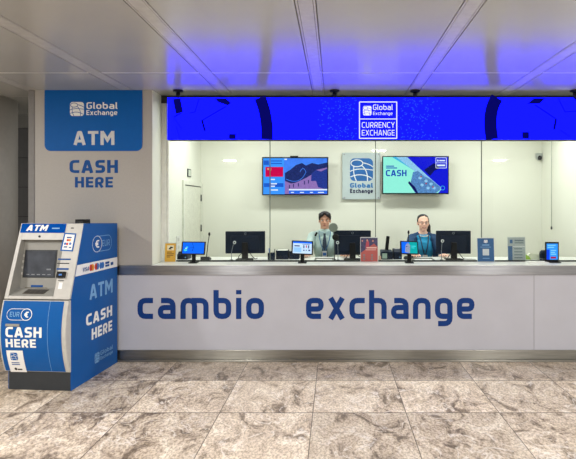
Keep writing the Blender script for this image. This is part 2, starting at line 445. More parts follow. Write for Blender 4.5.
fw.box(-6.5, PX0, 6.58, 6.62, 2.606, CEIL, 2)
struct('wall_far', fw, [FARM, FARJ, mat('far_bulkhead', (150,148,142), .6)])
struct('wall_curved', MB().lathe((-4.19, 5.56, 0), [(.6, 0), (.6, CEIL)], 64), mat('curved_wall_grey', (172,168,162), .45, var=.04))

# white post at the end of the glazing, header, glass panes, joints
ALU = mat('white_aluminium', (224,226,218), .4)
pm = MB(); pm.box(PX1, PX1+.055, 5.47, 5.53, .985, 2.70); pm.box(PX1+.055, PX1+.075, 5.485, 5.515, .985, 2.70)
struct('trim_2', pm, ALU, bevel=.004)
struct('trim_9', MB().box(PX1, PX1+.004, 5.203, 5.47, ZT0, CEIL), INWALL)
struct('trim_3', MB().box(PX1, 2.9, 5.46, 5.54, 2.70, CEIL), mat('header_dark', (46,46,56), .5))
GLASS = glass('clear_glass')
edges = [PX1+.077] + [X_(p, 5.5) for p in (270, 375.5, 481.5, 587)] + [2.898]
k = 1
for a, b in zip(edges, edges[1:]):
    w = struct('window_%d' % k, MB().box(a+.005, b-.005, 5.496, 5.506, 1.0, 2.70), GLASS); k += 1
for i, x in enumerate(edges[1:-1]):
    struct('trim_%d' % (4+i), MB().box(x-.004, x+.004, 5.494, 5.508, 1.0, 2.70), JOINT)
struct('trim_8', MB().box(PX1+.077, 2.898, 5.488, 5.514, .9855, 1.0), GASKET)
# office door in the left wall
dr = MB().box(PX1, PX1+.012, 6.28, 7.04, 0, 1.85)
DOORM = mat('door_paint', (218,220,206), .45)
door = struct('door_1', dr, DOORM, bevel=.003)
fm = MB(); fm.box(PX1, PX1+.022, 6.22, 6.28, 0, 1.91); fm.box(PX1, PX1+.022, 7.04, 7.095, 0, 1.91); fm.box(PX1, PX1+.022, 6.28, 7.04, 1.856, 1.91)
fm.build('door_frame', mat('door_frame_paint', (222,224,212), .45), door)
MB().box(PX1+.001, PX1+.014, 6.28, 7.04, 1.843, 1.857).build('painted_shadow_strip', GASKET, door)  # dark strip painted in for the shadow line under the lintel
for py in (198, 228): MB().tube([(PX1+.02, 7.035, Z_(py, 7.03)-.045), (PX1+.02, 7.035, Z_(py, 7.03)+.045)], .009).build('hinge', DARKGREY, door)
hd = MB(); hd.tube([(PX1+.012, 6.36, 1.0), (PX1+.06, 6.36, 1.0), (PX1+.06, 6.48, 1.0)], .009); hd.build('door_handle', STEEL, door)

# ------------------------------------------------------------------ SERVICE COUNTER
ct = empty('service_counter', (0.5, 5.4, 0), 'long white exchange counter with steel edges and blue lettering', 'counter')
ZT = .985
cp = MB(); CR = 2.89
sm_ = X_(534, FRONT)
cp.box(PX0, sm_-.002, FRONT, 5.199, .115, .885); cp.box(sm_+.002, CR, FRONT, 5.199, .115, .885)
cp.box(PX0, CR, FRONT+.004, 5.1995, .11, .89, 1)
cp.build('front_panel', [PANEL, GREYTRIM], ct)
MB().box(PX0, CR, 5.172, 5.1995, .885, ZT-.004).build('steel_edge', STEEL, ct, bevel=.003)
kb = MB(); kb.box(PX0, CR, 5.176, 5.1995, .022, .115); kb.build('steel_plinth', STEELD, ct, bevel=.003)
MB().box(PX0, CR, 5.15, 5.1995, 0.0, .022).build('floor_strip', STEELD, ct, bevel=.004)
wt = MB(); wt.box(PX1+.002, CR, 5.174, 6.0, .955, ZT); wt.build('worktop', WORKTOP, ct, bevel=.004)
cb = MB(); cb.box(PX1+.002, CR, 5.2, 5.24, 0, .955); cb.box(CR-.04, CR, 5.24, 5.96, 0, .955); cb.box(PX1+.002, PX1+.04, 5.24, 5.96, 0, .955)
cb.build('carcass', mat('carcass_grey', (180,180,176), .6), ct)
for word, x0, x1, gp in (('cambio', 137.5, 264, .165), ('exchange', 306, 474.5, .15)):
    wd = [glyph(c, .185)[0] for c in word]; k = (x1-x0)/(sum(wd)+gp*(len(word)-1)); x = x0
    for c, w_ in zip(word, wd):
        a = Art(facing(FRONT)); a.add(text(c, x, 319, x+w_*k, 290, .185), TEXTBLUE); a.build('letter', ct)['label'] = 'blue letter %s of the word %s' % (c, word)
        x += (w_+gp)*k

# ------------------------------------------------------------------ PIER SIGN
ps = empty('wall_sign', (X_(93, 5.2), 5.2, Z_(151, 5.2)), 'blue cash machine sign with white lettering high on the grey pier', 'sign')
a = Art(lambda x, y, k: Vector((X_(x, 5.2), 5.2-k, Z_(y, 5.2))))
pan = MB(); poly = [(X_(p[0], 5.2), Z_(p[1], 5.2)) for p in rrect(45, 90.3, 142.5, 151, 6, (0,0,1,1))[0]]
pan.prism(poly, 5.192, 5.1995, 'y'); pan.build('panel', BLUE, ps)
def gx_logo(a, x0, y0, x1, y1, ink, bg, stacked=True, gw=None):
    """emblem and the two words beside it, in photo coordinates (y0 top, y1 bottom)"""
    hh = y1-y0
    b_, l_ = globe(x0, y1, x0+hh*1.0, y0)
    a.add(b_, ink); a.add(l_, bg)
    tx = x0+hh*1.18
    a.add(text('Global', tx, y0+hh*.5, x1, y0+hh*.02, .17, .13), ink)
    a.add(text('Exchange', tx, y0+hh*.93, x1, y0+hh*.58, .17, .13), ink)
a = Art(facing(5.192)); gx_logo(a, 70, 102, 117.5, 116, WHITEINK, BLUE)
a.build('emblem_lettering', ps)['label'] = 'white globe emblem and company name'
a = Art(facing(5.192)); a.add(text('ATM', 73.5, 145, 114.5, 131, .2, .13), mat('silver_ink', (206,208,208), .4))
a.build('machine_lettering', ps)['label'] = 'silver letters ATM'
cs = empty('wall_lettering', (X_(93, 5.2), 5.2, Z_(188, 5.2)), 'large blue words cash here on the grey pier below the blue sign', 'lettering')
a = Art(facing(5.2)); a.add(text('CASH', 69.5, 173, 118, 160, .22, .12), SIGNTXT); a.build('upper_word', cs)
a = Art(facing(5.2)); a.add(text('HERE', 75, 187.5, 113, 177, .22, .13), SIGNTXT); a.build('lower_word', cs)

# ------------------------------------------------------------------ LED DISPLAY
LY = 5.22
LEDB = emit('led_blue', (7,9,255), 4.2, .02)
LEDN = emit('led_navy', (8,8,100), 1.0)
LEDP = emit('led_speckle', (30,60,255), 2.0, .5, 160)
LEDW = emit('led_white', (250,250,255), 1.0)
led = empty('led_display', (X_(380, LY), LY+.05, Z_(140, LY)), 'long bright blue screen with white currency exchange box above the counter', 'screen')
lx0, lx1 = X_(167, LY), 2.85
hb = MB(); hb.box(lx0, lx1, LY+.004, LY+.1, Z_(140, LY), Z_(97, LY)); hb.build('housing', BLACK, led, bevel=.004)
a = Art(facing(LY)); rx = CX+2.845*F/LY
a.add(rect(167.4, 139.4, rx, 97.5), LEDB)
# speckled paler area round the box
sp = []
for i in range(420):
    x = random.choice((random.gauss(345, 14), random.gauss(418, 13), random.uniform(318, 430))); y = random.uniform(98, 139)
    if 316 < x < 440 and not (356 < x < 400): sp += rect(x, y+.5, x+.9, y-.3)
a.add(sp, LEDP)
nv = []
def arc(c0, c1, c2, w): return bez(c0, c1, c2, w, 12)
nv += arc((260,97.6),(268,116),(267,139.2), 11.5)
nv += arc((497,97.6),(487,112),(492,139.2), 12.5)
for poly in ([(173,99),(180.5,98.5),(183,112),(176,114)], [(215,98.5),(226,98.5),(231,103),(228,105.5),(218,102)], [(229,134),(236,134),(235.5,139),(229,139)],
             [(527,104),(534,98.2),(545,98.2),(540,103.5)], [(522,132),(529,132),(529,138.5),(522,138.5)], [(573,97.7),(rx,97.7),(rx,101),(576,101)]): nv.append(poly)
for pts, w in (([(174,117),(181,113.2)], 1.2), ([(199,99),(195,112),(190,113)], .7), ([(226,106.5),(202,120.5)], 1.0), ([(202,120),(205,131)], 2.0),
               ([(535,105),(556,119)], 1.1), ([(556,119),(554,129.5)], 2.2), ([(558,98),(565,112),(577,111)], .8), ([(174,118),(182,129)], .5), ([(180,138),(176,126)], .5), ([(560,130),(570,137)], .6)):
    nv += ribbon(pts, w)
a.add(nv, LEDN)
a.build('screen', led)
a = Art(facing(LY-.003))
a.add(ring(359, 101.5, 397.2, 138.8, .3, .95), LEDW); a.add(rect(359.5, 119.4, 396.6, 118.6), LEDW)
b_, l_ = globe(363, 115.5, 371.5, 106); a.add(b_, LEDW); a.add(l_, LEDB)
a.add(text('Global', 373, 110, 392.5, 104.6, .13, .15), LEDW); a.add(text('Exchange', 373, 115, 392.5, 111.8, .13, .15), LEDW)
a.add(text('CURRENCY', 361.8, 127.8, 394.6, 122.2, .12, .16), LEDW); a.add(text('EXCHANGE', 361.8, 135.6, 394.6, 130, .12, .16), LEDW)
a.build('box_lettering', led)['label'] = 'white outlined box with currency exchange lettering'
for px in (178, 334.5, 415, 575):
    b = MB(); x = X_(px, 5.2)
    b.lathe((x, 5.2, CEIL-.018), [(.048, 0), (.05, .006), (.05, .016)], 20)
    b.tube([(x, 5.2, CEIL-.02), (x, 5.2, Z_(98, LY))], .02, 12); b.box(x-.02, x+.02, 5.2, 5.3, Z_(97, LY), Z_(97, LY)+.012)
    b.build('ceiling_bracket', BLACK, led)

# ------------------------------------------------------------------ CASH MACHINE (local frame: x to the right, y into depth)
AX, AY, AR = -2.271, 4.353, R(4.1)
atm = empty('cash_machine', (AX, AY, 0), 'blue and white standing cash machine at the left of the counter', 'cash machine', rotz=-AR)
ca, sa = math.cos(AR), math.sin(AR)
def to_local(v): # world vector -> machine axes
    return Vector((v.x*ca-v.y*sa, v.x*sa+v.y*ca, v.z))
AO = to_local(Vector((0-AX, 0-AY, H)))
def aray(px, py): return to_local(Vector(((px-CX)/F, 1, -(py-CY)/F)))
def on_side(px, py):
    d = aray(px, py); t = -AO.x/d.x; p = AO+d*t; return p.y, p.z
S0, Z0, S1, Z1 = -.022, .79, .195, 1.434
def s_low(z): return -.075*(1-((z-.50)/.36)**2)
def on_front(px, py):
    d = aray(px, py); n = Vector((0, -(Z1-Z0), (S1-S0)))
    t = (Vector((0, S0, Z0))-AO).dot(n)/d.dot(n); p = AO+d*t; return p.x, p.z
def on_low(px, py):
    d = aray(px, py); t = (-.05-AO.y)/d.y
    for i in range(6):
        p = AO+d*t; t = (s_low(p.z)-AO.y)/d.y
    p = AO+d*t; return p.x, p.z
AW, AD, BD = .59, .795, .735
def zs(z): return S0+(S1-S0)*(z-Z0)/(Z1-Z0)
# cabinet body: profile in (y, z)
body = MB(); body.prism([(.02, .0), (BD, .0), (BD, 1.41), (.25, 1.41), (.19, .79), (.02, .78)], -AW+.012, -.004, 'x')
body.build('cabinet', LIGHTGREY, atm, raw=True, bevel=.004)
# blue side skin
sd = MB(); sd.prism([(.0, .0), (AD, .0), (AD, 1.415), (S1, Z1), (S0+.022, .79), (0, .785)], -.004, 0, 'x'); sd.build('side_panel', ATMBLUE, atm, raw=True)
sd = MB(); sd.prism([(.02, .0), (BD, .0), (BD, 1.415), (S1, Z1), (S0+.022, .79), (.02, .785)], -AW+.008, -AW+.012, 'x'); sd.build('side_panel', ATMBLUE, atm, raw=True)
MB().box(-AW+.012, -.004, S1+.03, BD, 1.411, 1.418).build('top_panel', ATMBLUE, atm, raw=True)
MB().box(-AW+.03, -.006, .0, .019, 0, .163).build('plinth', DARKGREY, atm, raw=True)
# bulged lower front
lowp = [(s_low(.163+(.78-.163)*i/14), .163+(.78-.163)*i/14) for i in range(15)]
lf = MB(); lf.prism([(.018, .163)]+lowp+[(.018, .78)], -AW, -.0005, 'x'); lf.build('lower_surround', MACHWHITE, atm, raw=True)
def low_map(x, z, k): return Vector((x, s_low(z)-k, z))
dp = []
for i in range(14):
    z0, z1 = .168+(.775-.168)*i/14, .168+(.775-.168)*(i+1)/14
    dp += rect(-AW+.012, z0, -.038, z1)
a = Art(low_map); a.add(dp, ATMBLUE, 3)
ln = []
for i in range(14):
    z0, z1 = .168+(.775-.168)*i/14, .168+(.775-.168)*(i+1)/14
    ln += rect(-.163, z0, -.160, z1)
a.add(ln, PALEINK, 5); a.build('lower_door', atm, raw=True)
def low_txt(s, px0, pyb, px1, pyt, w=.2, g_=.12):
    x0, z0 = on_low(px0, pyb); x1, z1 = on_low(px1, pyt); return text(s, x0, z0, x1, z1, w, g_)
def low_box(px0, pyb, px1, pyt):
    x0, z0 = on_low(px0, pyb); x1, z1 = on_low(px1, pyt); return x0, z0, x1, z1
a = Art(low_map)
a.add(low_txt('CASH', 5.8, 337, 42, 327.3, .21), WHITEINK, 7); a.add(low_txt('HERE', 6.2, 347, 36, 339.3, .21, .13), WHITEINK, 7)
a.build('cash_lettering', atm, raw=True)['label'] = 'white words cash here on the blue front'
a = Art(low_map)
x0, z0, x1, z1 = low_box(6.3, 320, 33, 308.7)
a.add(ring(x0, z0, x1, z1, (z1-z0)*.48, .004), WHITEINK, 7)
cx, cz = x1-(z1-z0)*.5, (z0+z1)/2
a.add(circ(cx, cz, (z1-z0)*.5, (z1-z0)*.5, .005), WHITEINK, 7)
a.add(low_txt('EUR', 10, 316.5, 20, 311.8, .13, .16), PALEINK, 7)
a.add(text('€', cx-.018, cz-.024, cx+.018, cz+.024, .2), WHITEINK, 7)
a.build('euro_badge', atm, raw=True)['label'] = 'white outlined EUR badge'
a = Art(low_map)
x0, z0, x1, z1 = low_box(7.2, 371.5, 25, 350.5); x0 = on_low(8.4, 361)[0]; x1 = on_low(24.6, 361)[0]
a.add([q for i in range(8) for q in rect(x0, z0+(z1-z0)*i/8, x1, z0+(z1-z0)*(i+1)/8)], WHITEINK, 7)
b_, l_ = globe(x0+.03, z0+(z1-z0)*.56, x1-.05, z1-.02); a.add(b_, BLUE, 10); a.add(l_, WHITEINK, 12)
for q in (.42, .34): a.add(rect(x0+.03, z0+(z1-z0)*q, x1-.045, z0+(z1-z0)*(q+.04)), SIGNTXT, 8)
a.add(disc(x0+.055, z0+(z1-z0)*.15, .012), BLACK, 8); a.add(rect(x0+.07, z0+(z1-z0)*.1, x1-.035, z0+(z1-z0)*.16), BLACK, 8)
a.build('sticker', atm, raw=True)['label'] = 'white sticker with blue emblem'
x0, z0, x1, z1 = low_box(6.3, 326, 20, 323.8)
MB().box(x0, x1, s_low(z0)-.012, s_low(z0)+.005, z0, z1).build('door_slot', LIGHTGREY, atm, raw=True)
# slanted upper front: frame round a recess, right-hand column
def up(x, z, k=0):   # point on the slanted front
    n = Vector((0, -(Z1-Z0), S1-S0)).normalized(); return Vector((x, zs(z), z))+n*k
XL, XR = -AW+.035, -.152       # recess opening
ZB, ZTP = .815, 1.288
fr_ = MB()
def slab(x0, x1, z0, z1, th=.03, mi=0, f=fr_):
    A = [up(x0,z0), up(x1,z0), up(x1,z1), up(x0,z1)]; B = [Vector((p.x, p.y+th, p.z)) for p in A]
    va = [f.bm.verts.new(p) for p in A]; vb = [f.bm.verts.new(p) for p in B]
    f._mi([f.bm.faces.new(va), f.bm.faces.new(vb[::-1])]+[f.bm.faces.new((va[i], vb[i], vb[(i+1)%4], va[(i+1)%4])) for i in range(4)], mi)
slab(-AW, XL, Z0, Z1, .12); slab(XR, -.001, Z0, Z1, .04); slab(XL, XR, ZTP, Z1, .05); slab(XL, XR, Z0, ZB, .1)
fr_.build('upper_surround', MACHWHITE, atm, raw=True, bevel=.003)
# recess: back wall, cheeks, shelf.  back plane y = bk(z)
def bk(z): return zs(z)+.05+.09*(1.288-z)/.5
rc = MB(); z_s = .86
def P(x, y, z): return (x, y, z)
rc.quad([P(XL+.003, bk(z_s), z_s), P(XR-.012, bk(z_s), z_s), P(XR-.004, bk(ZTP), ZTP), P(XL+.003, bk(ZTP), ZTP)])
rc.quad([up(XL, ZB), P(XL+.003, bk(z_s), z_s), P(XL+.003, bk(ZTP), ZTP), up(XL, ZTP)])
rc.quad([up(XR, ZB), up(XR, ZTP), P(XR-.004, bk(ZTP), ZTP), P(XR-.012, bk(z_s), z_s)])
rc.quad([up(XL, ZB), up(XR, ZB), P(XR-.012, bk(z_s), z_s), P(XL+.003, bk(z_s), z_s)])
rc.quad([up(XL, ZTP), P(XL+.003, bk(ZTP), ZTP), P(XR-.004, bk(ZTP), ZTP), up(XR, ZTP)])
rc.build('recess', LIGHTGREY, atm, raw=True)
nb = Vector((0, -(ZTP-z_s), bk(ZTP)-bk(z_s))).normalized()
def onb(x, z, k): return Vector((x, bk(z), z))+nb*k
def on_back(px, py):
    d = aray(px, py); p0 = Vector((0, bk(z_s), z_s)); t = (p0-AO).dot(nb)/d.dot(nb); p = AO+d*t; return p.x, p.z
def plate(x0, z0, x1, z1, th, m, name, mapf=onb, parent=atm, extra=None):
    b = MB(); A = [mapf(x0,z0,.0), mapf(x1,z0,.0), mapf(x1,z1,.0), mapf(x0,z1,.0)]; B = [mapf(x0,z0,th), mapf(x1,z0,th), mapf(x1,z1,th), mapf(x0,z1,th)]
    va = [b.bm.verts.new(p) for p in A]; vb = [b.bm.verts.new(p) for p in B]
    b._mi([b.bm.faces.new(va[::-1]), b.bm.faces.new(vb)]+[b.bm.faces.new((va[i], va[(i+1)%4], vb[(i+1)%4], vb[i])) for i in range(4)], 0)
    return b.build(name, m, parent, raw=True)
x0, z0 = on_back(24.2, 276.2); x1, z1 = on_back(56.2, 251.5)
plate(x0-.012, z0-.012, x1+.012, z1+.012, .004, DARKGREY, 'screen_bezel')
a = Art(onb); a.add(rect(x0, z0, x1, z1), mat('dim_screen', (62,66,74), .12, var=.35, scale=9), 9)
a.add([q for i in range(5) for q in rect(x0+.02+i*.05, z0+.012, x0+.05+i*.05, z0+.02)], mat('screen_text_grey', (120,124,130), .4), 10)
a.add(rect(x1-.07, z0+.055, x1-.03, z0+.068), mat('screen_text_grey', (120,124,130), .4), 10)
a.build('screen', atm, raw=True)['label'] = 'dim grey screen'
for i in range(4):
    zz = z0+.015+i*.052; plate(x0-.036, zz, x0-.015, zz+.022, .008, MACHWHITE, 'side_key')
x0, z0 = on_back(31, 287); x1, z1 = on_back(43, 285.2); plate(x0, z0, x1, z1, .003, SIGNTXT, 'slot_label')
x0, z0 = on_back(25, 291); x1, z1 = on_back(47.5, 287.7); plate(x0, z0, x1, z1, .006, mat('slot_metal', (120,112,98), .35, .8), 'cash_slot')
# keypad on the shelf
A_ = up(XL, ZB); B_ = Vector((XL, bk(z_s), z_s)); ns = Vector((0, -(z_s-ZB), B_.y-A_.y)).normalized()
def shelf(x, t, k): return Vector((x, A_.y+(B_.y-A_.y)*t, ZB+(z_s-ZB)*t))+ns*k
plate(XL+.10, .25, XR-.11, .8, .004, mat('keypad_frame', (112,106,98), .4, .6), 'keypad', shelf)
kk = MB()
a = Art(shelf)
for i in range(4):
    for j in range(4): a.add(rect(XL+.115+i*.045, .3+j*.12, XL+.15+i*.045, .38+j*.12), mat('key_grey', (70,68,64), .4), 9)
a.build('keypad_keys', atm, raw=True)
# blue ATM header across the top of the recess
def fr_map(x, z, k): return up(x, z, k)
def frb(px0, pyb, px1, pyt):
    x0, z0 = on_front(px0, pyb); x1, z1 = on_front(px1, pyt); return x0, z0, x1, z1
x0, z0 = on_front(20, 232.8); x1, _ = on_front(65.5, 230)
z1 = Z1-.003; x0 = -AW+.01
a = Art(fr_map); a.add(rect(x0, z0, x1, z1), mat('header_blue', (0,76,166), .75, spec=.05), 3)
tx0, tz0, tx1, tz1 = frb(26, 231, 48, 225); a.add(text('ATM', tx0, tz0, tx1, tz1, .23, .1, .15), WHITEINK, 5)
tx0, tz0, tx1, tz1 = frb(52, 229, 60, 227.8); a.add(rect(tx0, tz0, tx1, tz1), PALEINK, 5)
a.build('header', atm, raw=True)['label'] = 'blue header with white letters ATM'
hx, hz = on_front(39.5, 236.5)
b = MB(); c = up(hx, hz); b.ell(c, (.011, .008, .011)); b.build('camera_eye', DARKGREY, atm, raw=True)
# column on the right: sticker, slots, card reader
a = Art(fr_map)
q = [on_front(*p) for p in ((60.3,250.8),(73,251.5),(76.5,233.5),(64.5,232.8))]; a.add([q], BLUE, 3)
q = [on_front(*p) for p in ((62,249.6),(71.9,250.2),(75,234.8),(65.6,234.2))]; a.add([q], WHITEINK, 4)
for px, py, m in ((68,240.2,RED),(70,240.2,ORANGE),(65.3,243.8,CARDBLUE),(67.3,244,RED),(70.4,243.8,CARDBLUE)):
    x, z = on_front(px, py); a.add(disc(x, z, .011), m, 5)
for px0, px1, py in ((67,72,237.6),(63.8,67.5,247),(69,71.5,247.6)):
    x0, z0, x1, z1 = frb(px0, py+.6, px1, py-.6); a.add(rect(x0, z0, x1, z1), SIGNTXT, 5)
a.build('card_sticker', atm, raw=True)['label'] = 'white card sticker with blue border'
a = Art(fr_map)
for x0_, y0_, x1_, y1_, m, nm in ((58,260,71,258.6,SIGNTXT,'slot_label'),(57,263.8,69.5,263,BLACK,'receipt_slot'),(56.5,269.8,69,268.2,SIGNTXT,'slot_label'),(58,281,64,280.4,BLACK,'receipt_slot'),(58,289,63,282.5,WHITEINK,'reader_notice'),(71,228.6,74,227.6,BLACK,'camera_slit')):
    x0, z0, x1, z1 = frb(x0_, y0_, x1_, y1_); a = Art(fr_map); a.add(rect(x0, z0, x1, z1), m, 3); a.build(nm, atm, raw=True)
x0, z0, x1, z1 = frb(57.3, 278, 66.5, 272); plate(x0, z0, x1, z1, .022, BLACKSH, 'card_reader', fr_map)
x0, z0, x1, z1 = frb(60, 276, 63.5, 274.4); 
a = Art(fr_map); a.add(rect(x0, z0, x1, z1), CARDBLUE); a.build('reader_light', atm, raw=True, base=.0225)
# prints on the blue side
def side_map(y, z, k): return Vector((k, y, z))
def sb(px0, pyb, px1, pyt):
    y0, z0 = on_side(px0, pyb); y1, z1 = on_side(px1, pyt); return y0, z0, y1, z1
def side_txt(s, x0_, yb_, x1_, yt_, w, g_=.12):
    """x0_/x1_ pixel columns; yb_/yt_ pixel rows of baseline and top at the left end"""
    y0, z0 = on_side(x0_, yb_); _, z1 = on_side(x0_, yt_); y1, _ = on_side(x1_, yb_); return text(s, y0, z0, y1, z1, w, g_)
a = Art(side_map)
y0, z0 = on_side(78, 276); y1, z1 = on_side(78, 265)
yb0 = zs(z0)+.03; a.add([[(S0+.022+(z0-.79)/(Z1-.79)*(S1-S0-.022)+.002, z0), (AD-.003, z0), (AD-.003, z1), (S0+.022+(z1-.79)/(Z1-.79)*(S1-S0-.022)+.002, z1)]], WHITEINK, 3)
zc = (z0+z1)/2; hh = (z1-z0)
y0 = on_side(82, 270)[0]; y1 = on_side(88.5, 269)[0]; a.add(text('VISA', y0, zc-hh*.22, y1, zc+hh*.16, .2, .1, .2), SIGNTXT, 5)
for px, m, dy in ((90.6,RED,0),(92.4,ORANGE,0),(95.8,RED,0),(97.3,CARDBLUE,0),(100.5,CARDBLUE,0),(102.5,CARDBLUE,0)):
    a.add(disc(on_side(px, 269)[0], zc, .026, .032), m, 5)
for px0, px1, q0, q1 in ((105,109,.02,.25),(105,109,-.25,-.04),(110.3,113,-.2,.1)):
    a.add(rect(on_side(px0, 268)[0], zc+hh*q0, on_side(px1, 268)[0], zc+hh*q1), SIGNTXT, 5)
a.build('card_band', atm, raw=True)['label'] = 'white band of payment card marks'
a = Art(side_map)
y0, z0, y1, z1 = sb(92.3, 252.8, 111.3, 234.3); z1 = on_side(92.3, 236.5)[1]
a.add(ring(y0, z0, y1, z1, (z1-z0)*.4, .006), PALEINK, 3)
cy_, cz_ = on_side(97, 244.5)[0], (z0+z1)/2
a.add(circ(cy_, cz_, (cy_-y0)*1.0, (z1-z0)*.5, .006), WHITEINK, 3)
a.add(text('€', cy_-.034, cz_-.036, cy_+.034, cz_+.036, .18), WHITEINK, 4)
a.add(text('EUR', on_side(102, 244)[0], cz_-.03, on_side(109.5, 244)[0], cz_+.03, .12, .14), PALEINK, 3)
a.build('euro_badge', atm, raw=True)['label'] = 'pale outlined EUR badge on the blue side'
a = Art(side_map); a.add(side_txt('ATM', 89.5, 300, 112.5, 285, .19), PALEINK); a.build('machine_lettering', atm, raw=True)['label'] = 'pale blue letters ATM'
a = Art(side_map)
y0, z0 = on_side(86, 326.5); z1 = on_side(86, 315)[1]; y1 = on_side(112, 318)[0]; a.add(text('CASH', y0, z0, y1, z1, .22), WHITEINK)
y0, z0 = on_side(91.5, 340); z1 = on_side(91.5, 329)[1]; y1 = on_side(112, 332)[0]; a.add(text('HERE', y0, z0, y1, z1, .22, .13), WHITEINK)
a.build('cash_lettering', atm, raw=True)['label'] = 'white words cash here on the blue side'
a = Art(side_map)
y0, z0 = on_side(94.5, 364); z1 = on_side(94.5, 354)[1]; y1 = on_side(99.3, 362)[0]
b_, l_ = globe(y0, z0, y1, z1); a.add(b_, PALEINK, 3); a.add(l_, ATMBLUE, 4)
y2 = on_side(100.3, 360)[0]; y3 = on_side(112.5, 355)[0]; hh = z1-z0
a.add(text('Global', y2, z0+hh*.55, y3, z0+hh*.98, .16), PALEINK, 3); a.add(text('Exchange', y2, z0+hh*.08, y3, z0+hh*.42, .16), PALEINK, 3)
a.build('emblem_lettering', atm, raw=True)['label'] = 'pale globe emblem and company name'
# small black box lying on the machine
tb = Vector((AX, AY, 0))
bl = MB(); bl.box(-.05, .05, -.04, .04, 0, .05); bl.box(-.035, .035, -.045, -.038, .012, .038, 1)
o = bl.build('camera_box', [BLACK, BLACKSH], None, bevel=.005, loc=None); 
p = Vector((-.06, .28, 1.419)); o.location = (AX+p.x*ca+p.y*sa, AY-p.x*sa+p.y*ca, p.z); o.rotation_euler = (0,0,-AR)
tag(o, 'small black box lying on top of the blue cash machine', 'box')

# ------------------------------------------------------------------ TELEVISIONS, PLAQUE, WALL FITTINGS
def tv(x0, y0, x1, y1, label, draw, sensor=False):
    Y = 6.93
    t = empty('television', (X_((x0+x1)/2, Y), Y+.03, Z_(y1, Y)), label, 'television', 'televisions on the back wall')
    b = MB(); b.box(X_(x0, Y), X_(x1, Y), Y+.001, Y+.05, Z_(y1, Y), Z_(y0, Y)); b.build('housing', BLACKSH, t, bevel=.004)
    m = MB(); xc = X_((x0+x1)/2, Y); zc = Z_((y0+y1)/2, Y); m.box(xc-.2, xc+.2, Y+.05, Y+.065, zc-.12, zc+.12); m.box(xc-.05, xc+.05, Y+.065, 7.099, zc-.08, zc+.08)
    m.build('wall_mount', DARKGREY, t)
    if sensor: MB().box(X_(290, Y), X_(298, Y), Y+.005, Y+.045, Z_(y0, Y), Z_(y0-1.2, Y)).build('sensor_bar', BLACK, t)
    a = Art(facing(Y)); draw(a); a.build('screen', t)
    return t
E = emit
SKY = E('tv_sky', (70,135,255), 1.0, .25, 14)
SIDEBAR = E('tv_sidebar', (60,150,255), 1.1, .1); SIDED = E('tv_sidebar_dark', (30,95,215), 1.0)
FLAG = E('tv_flag_red', (214,10,80), 1.0); STAR = E('tv_star', (235,180,130), 1.0)
MOUNT = E('tv_mountain', (34,48,110), 1.0, .45, 40); WALLP = E('tv_wall_pink', (150,118,190), 1.0, .25, 50); TOWER = E('tv_tower', (40,60,150), 1.0, .6, 60)
TICK = E('tv_ticker', (40,110,245), 1.0); TVW = E('tv_white', (225,238,255), 1.1)
def left_screen(a):
    a.add(rect(263.2, 194.2, 327.2, 158.2), SKY)
    a.add([[(285,194.2),(285,173),(290,170),(296,165),(302,163),(306,165.5),(312,163),(318,164.5),(327.2,162.5),(327.2,194.2)]], MOUNT)
    a.add(bez((286,179),(300,186),(306,172), .5)+bez((300,172),(303,165),(306,172), .5), SKY)
    a.add([[(285,194),(285,181),(291,183.5),(295,183),(305,178.5),(311,175),(316,170),(327.2,167.5),(327.2,194)]], WALLP)
    a.add([[(311,181),(311.5,173.5),(316,170),(321,171.5),(327.2,168.5),(327.2,190),(318,187),(316,181)]], TOWER)
    a.add([q for x, y in ((289,186),(293,185),(298,184),(304,182),(308,181)) for q in rect(x, y+2.5, x+.9, y-1)], MOUNT)
    a.add(rect(263.2, 194.2, 284.2, 158.2), SIDEBAR); a.add(rect(263.8, 165, 269, 160.5), SIDED)
    a.add([q for y in (161, 163.5) for q in rect(271, y+.5, 282, y-.5)], SIDED)
    a.add(rect(265.5, 176.8, 283.2, 167), FLAG); a.add(disc(268.2, 169, .9), STAR); a.add([q for d in ((270.3,167.9),(271.2,169),(270.9,170.4)) for q in disc(d[0], d[1], .35)], STAR)
    a.add(rect(264, 187, 283.5, 183.2), SIDED)
    a.add([q for y, x1 in ((179.5,275),(183.8,277),(186.3,275),(190,278)) for q in rect(271, y+.6, x1, y-.6)], TVW)
    a.add(rect(289, 193.8, 327.2, 189.3), TICK); a.add(rect(289, 190.4, 327.2, 189), TVW)
    a.add([q for x, w in ((291,3),(300,4),(310,3),(318,6)) for q in rect(x, 192.9, x+w, 192)], TVW)
    a.add(rect(284.5, 160, 287, 158.8), TVW)
tv(262, 157, 328.3, 195.2, 'left television showing a stone wall landscape and a red flag', left_screen, True)
MINT = E('tv_mint', (150,245,225), 1.05, .04); CYAN = E('tv_cyan', (60,190,240), 1.0); DEEP = E('tv_deep_blue', (20,28,225), 1.0); NAVY = E('tv_navy', (14,20,95), 1.0)
LETT = E('tv_letter_blue', (14,70,190), 1.0); PALEB = E('tv_pale_blue', (150,205,245), 1.0, .4, 60); PHOTO = E('tv_photo', (90,140,200), 1.0, .7, 70)
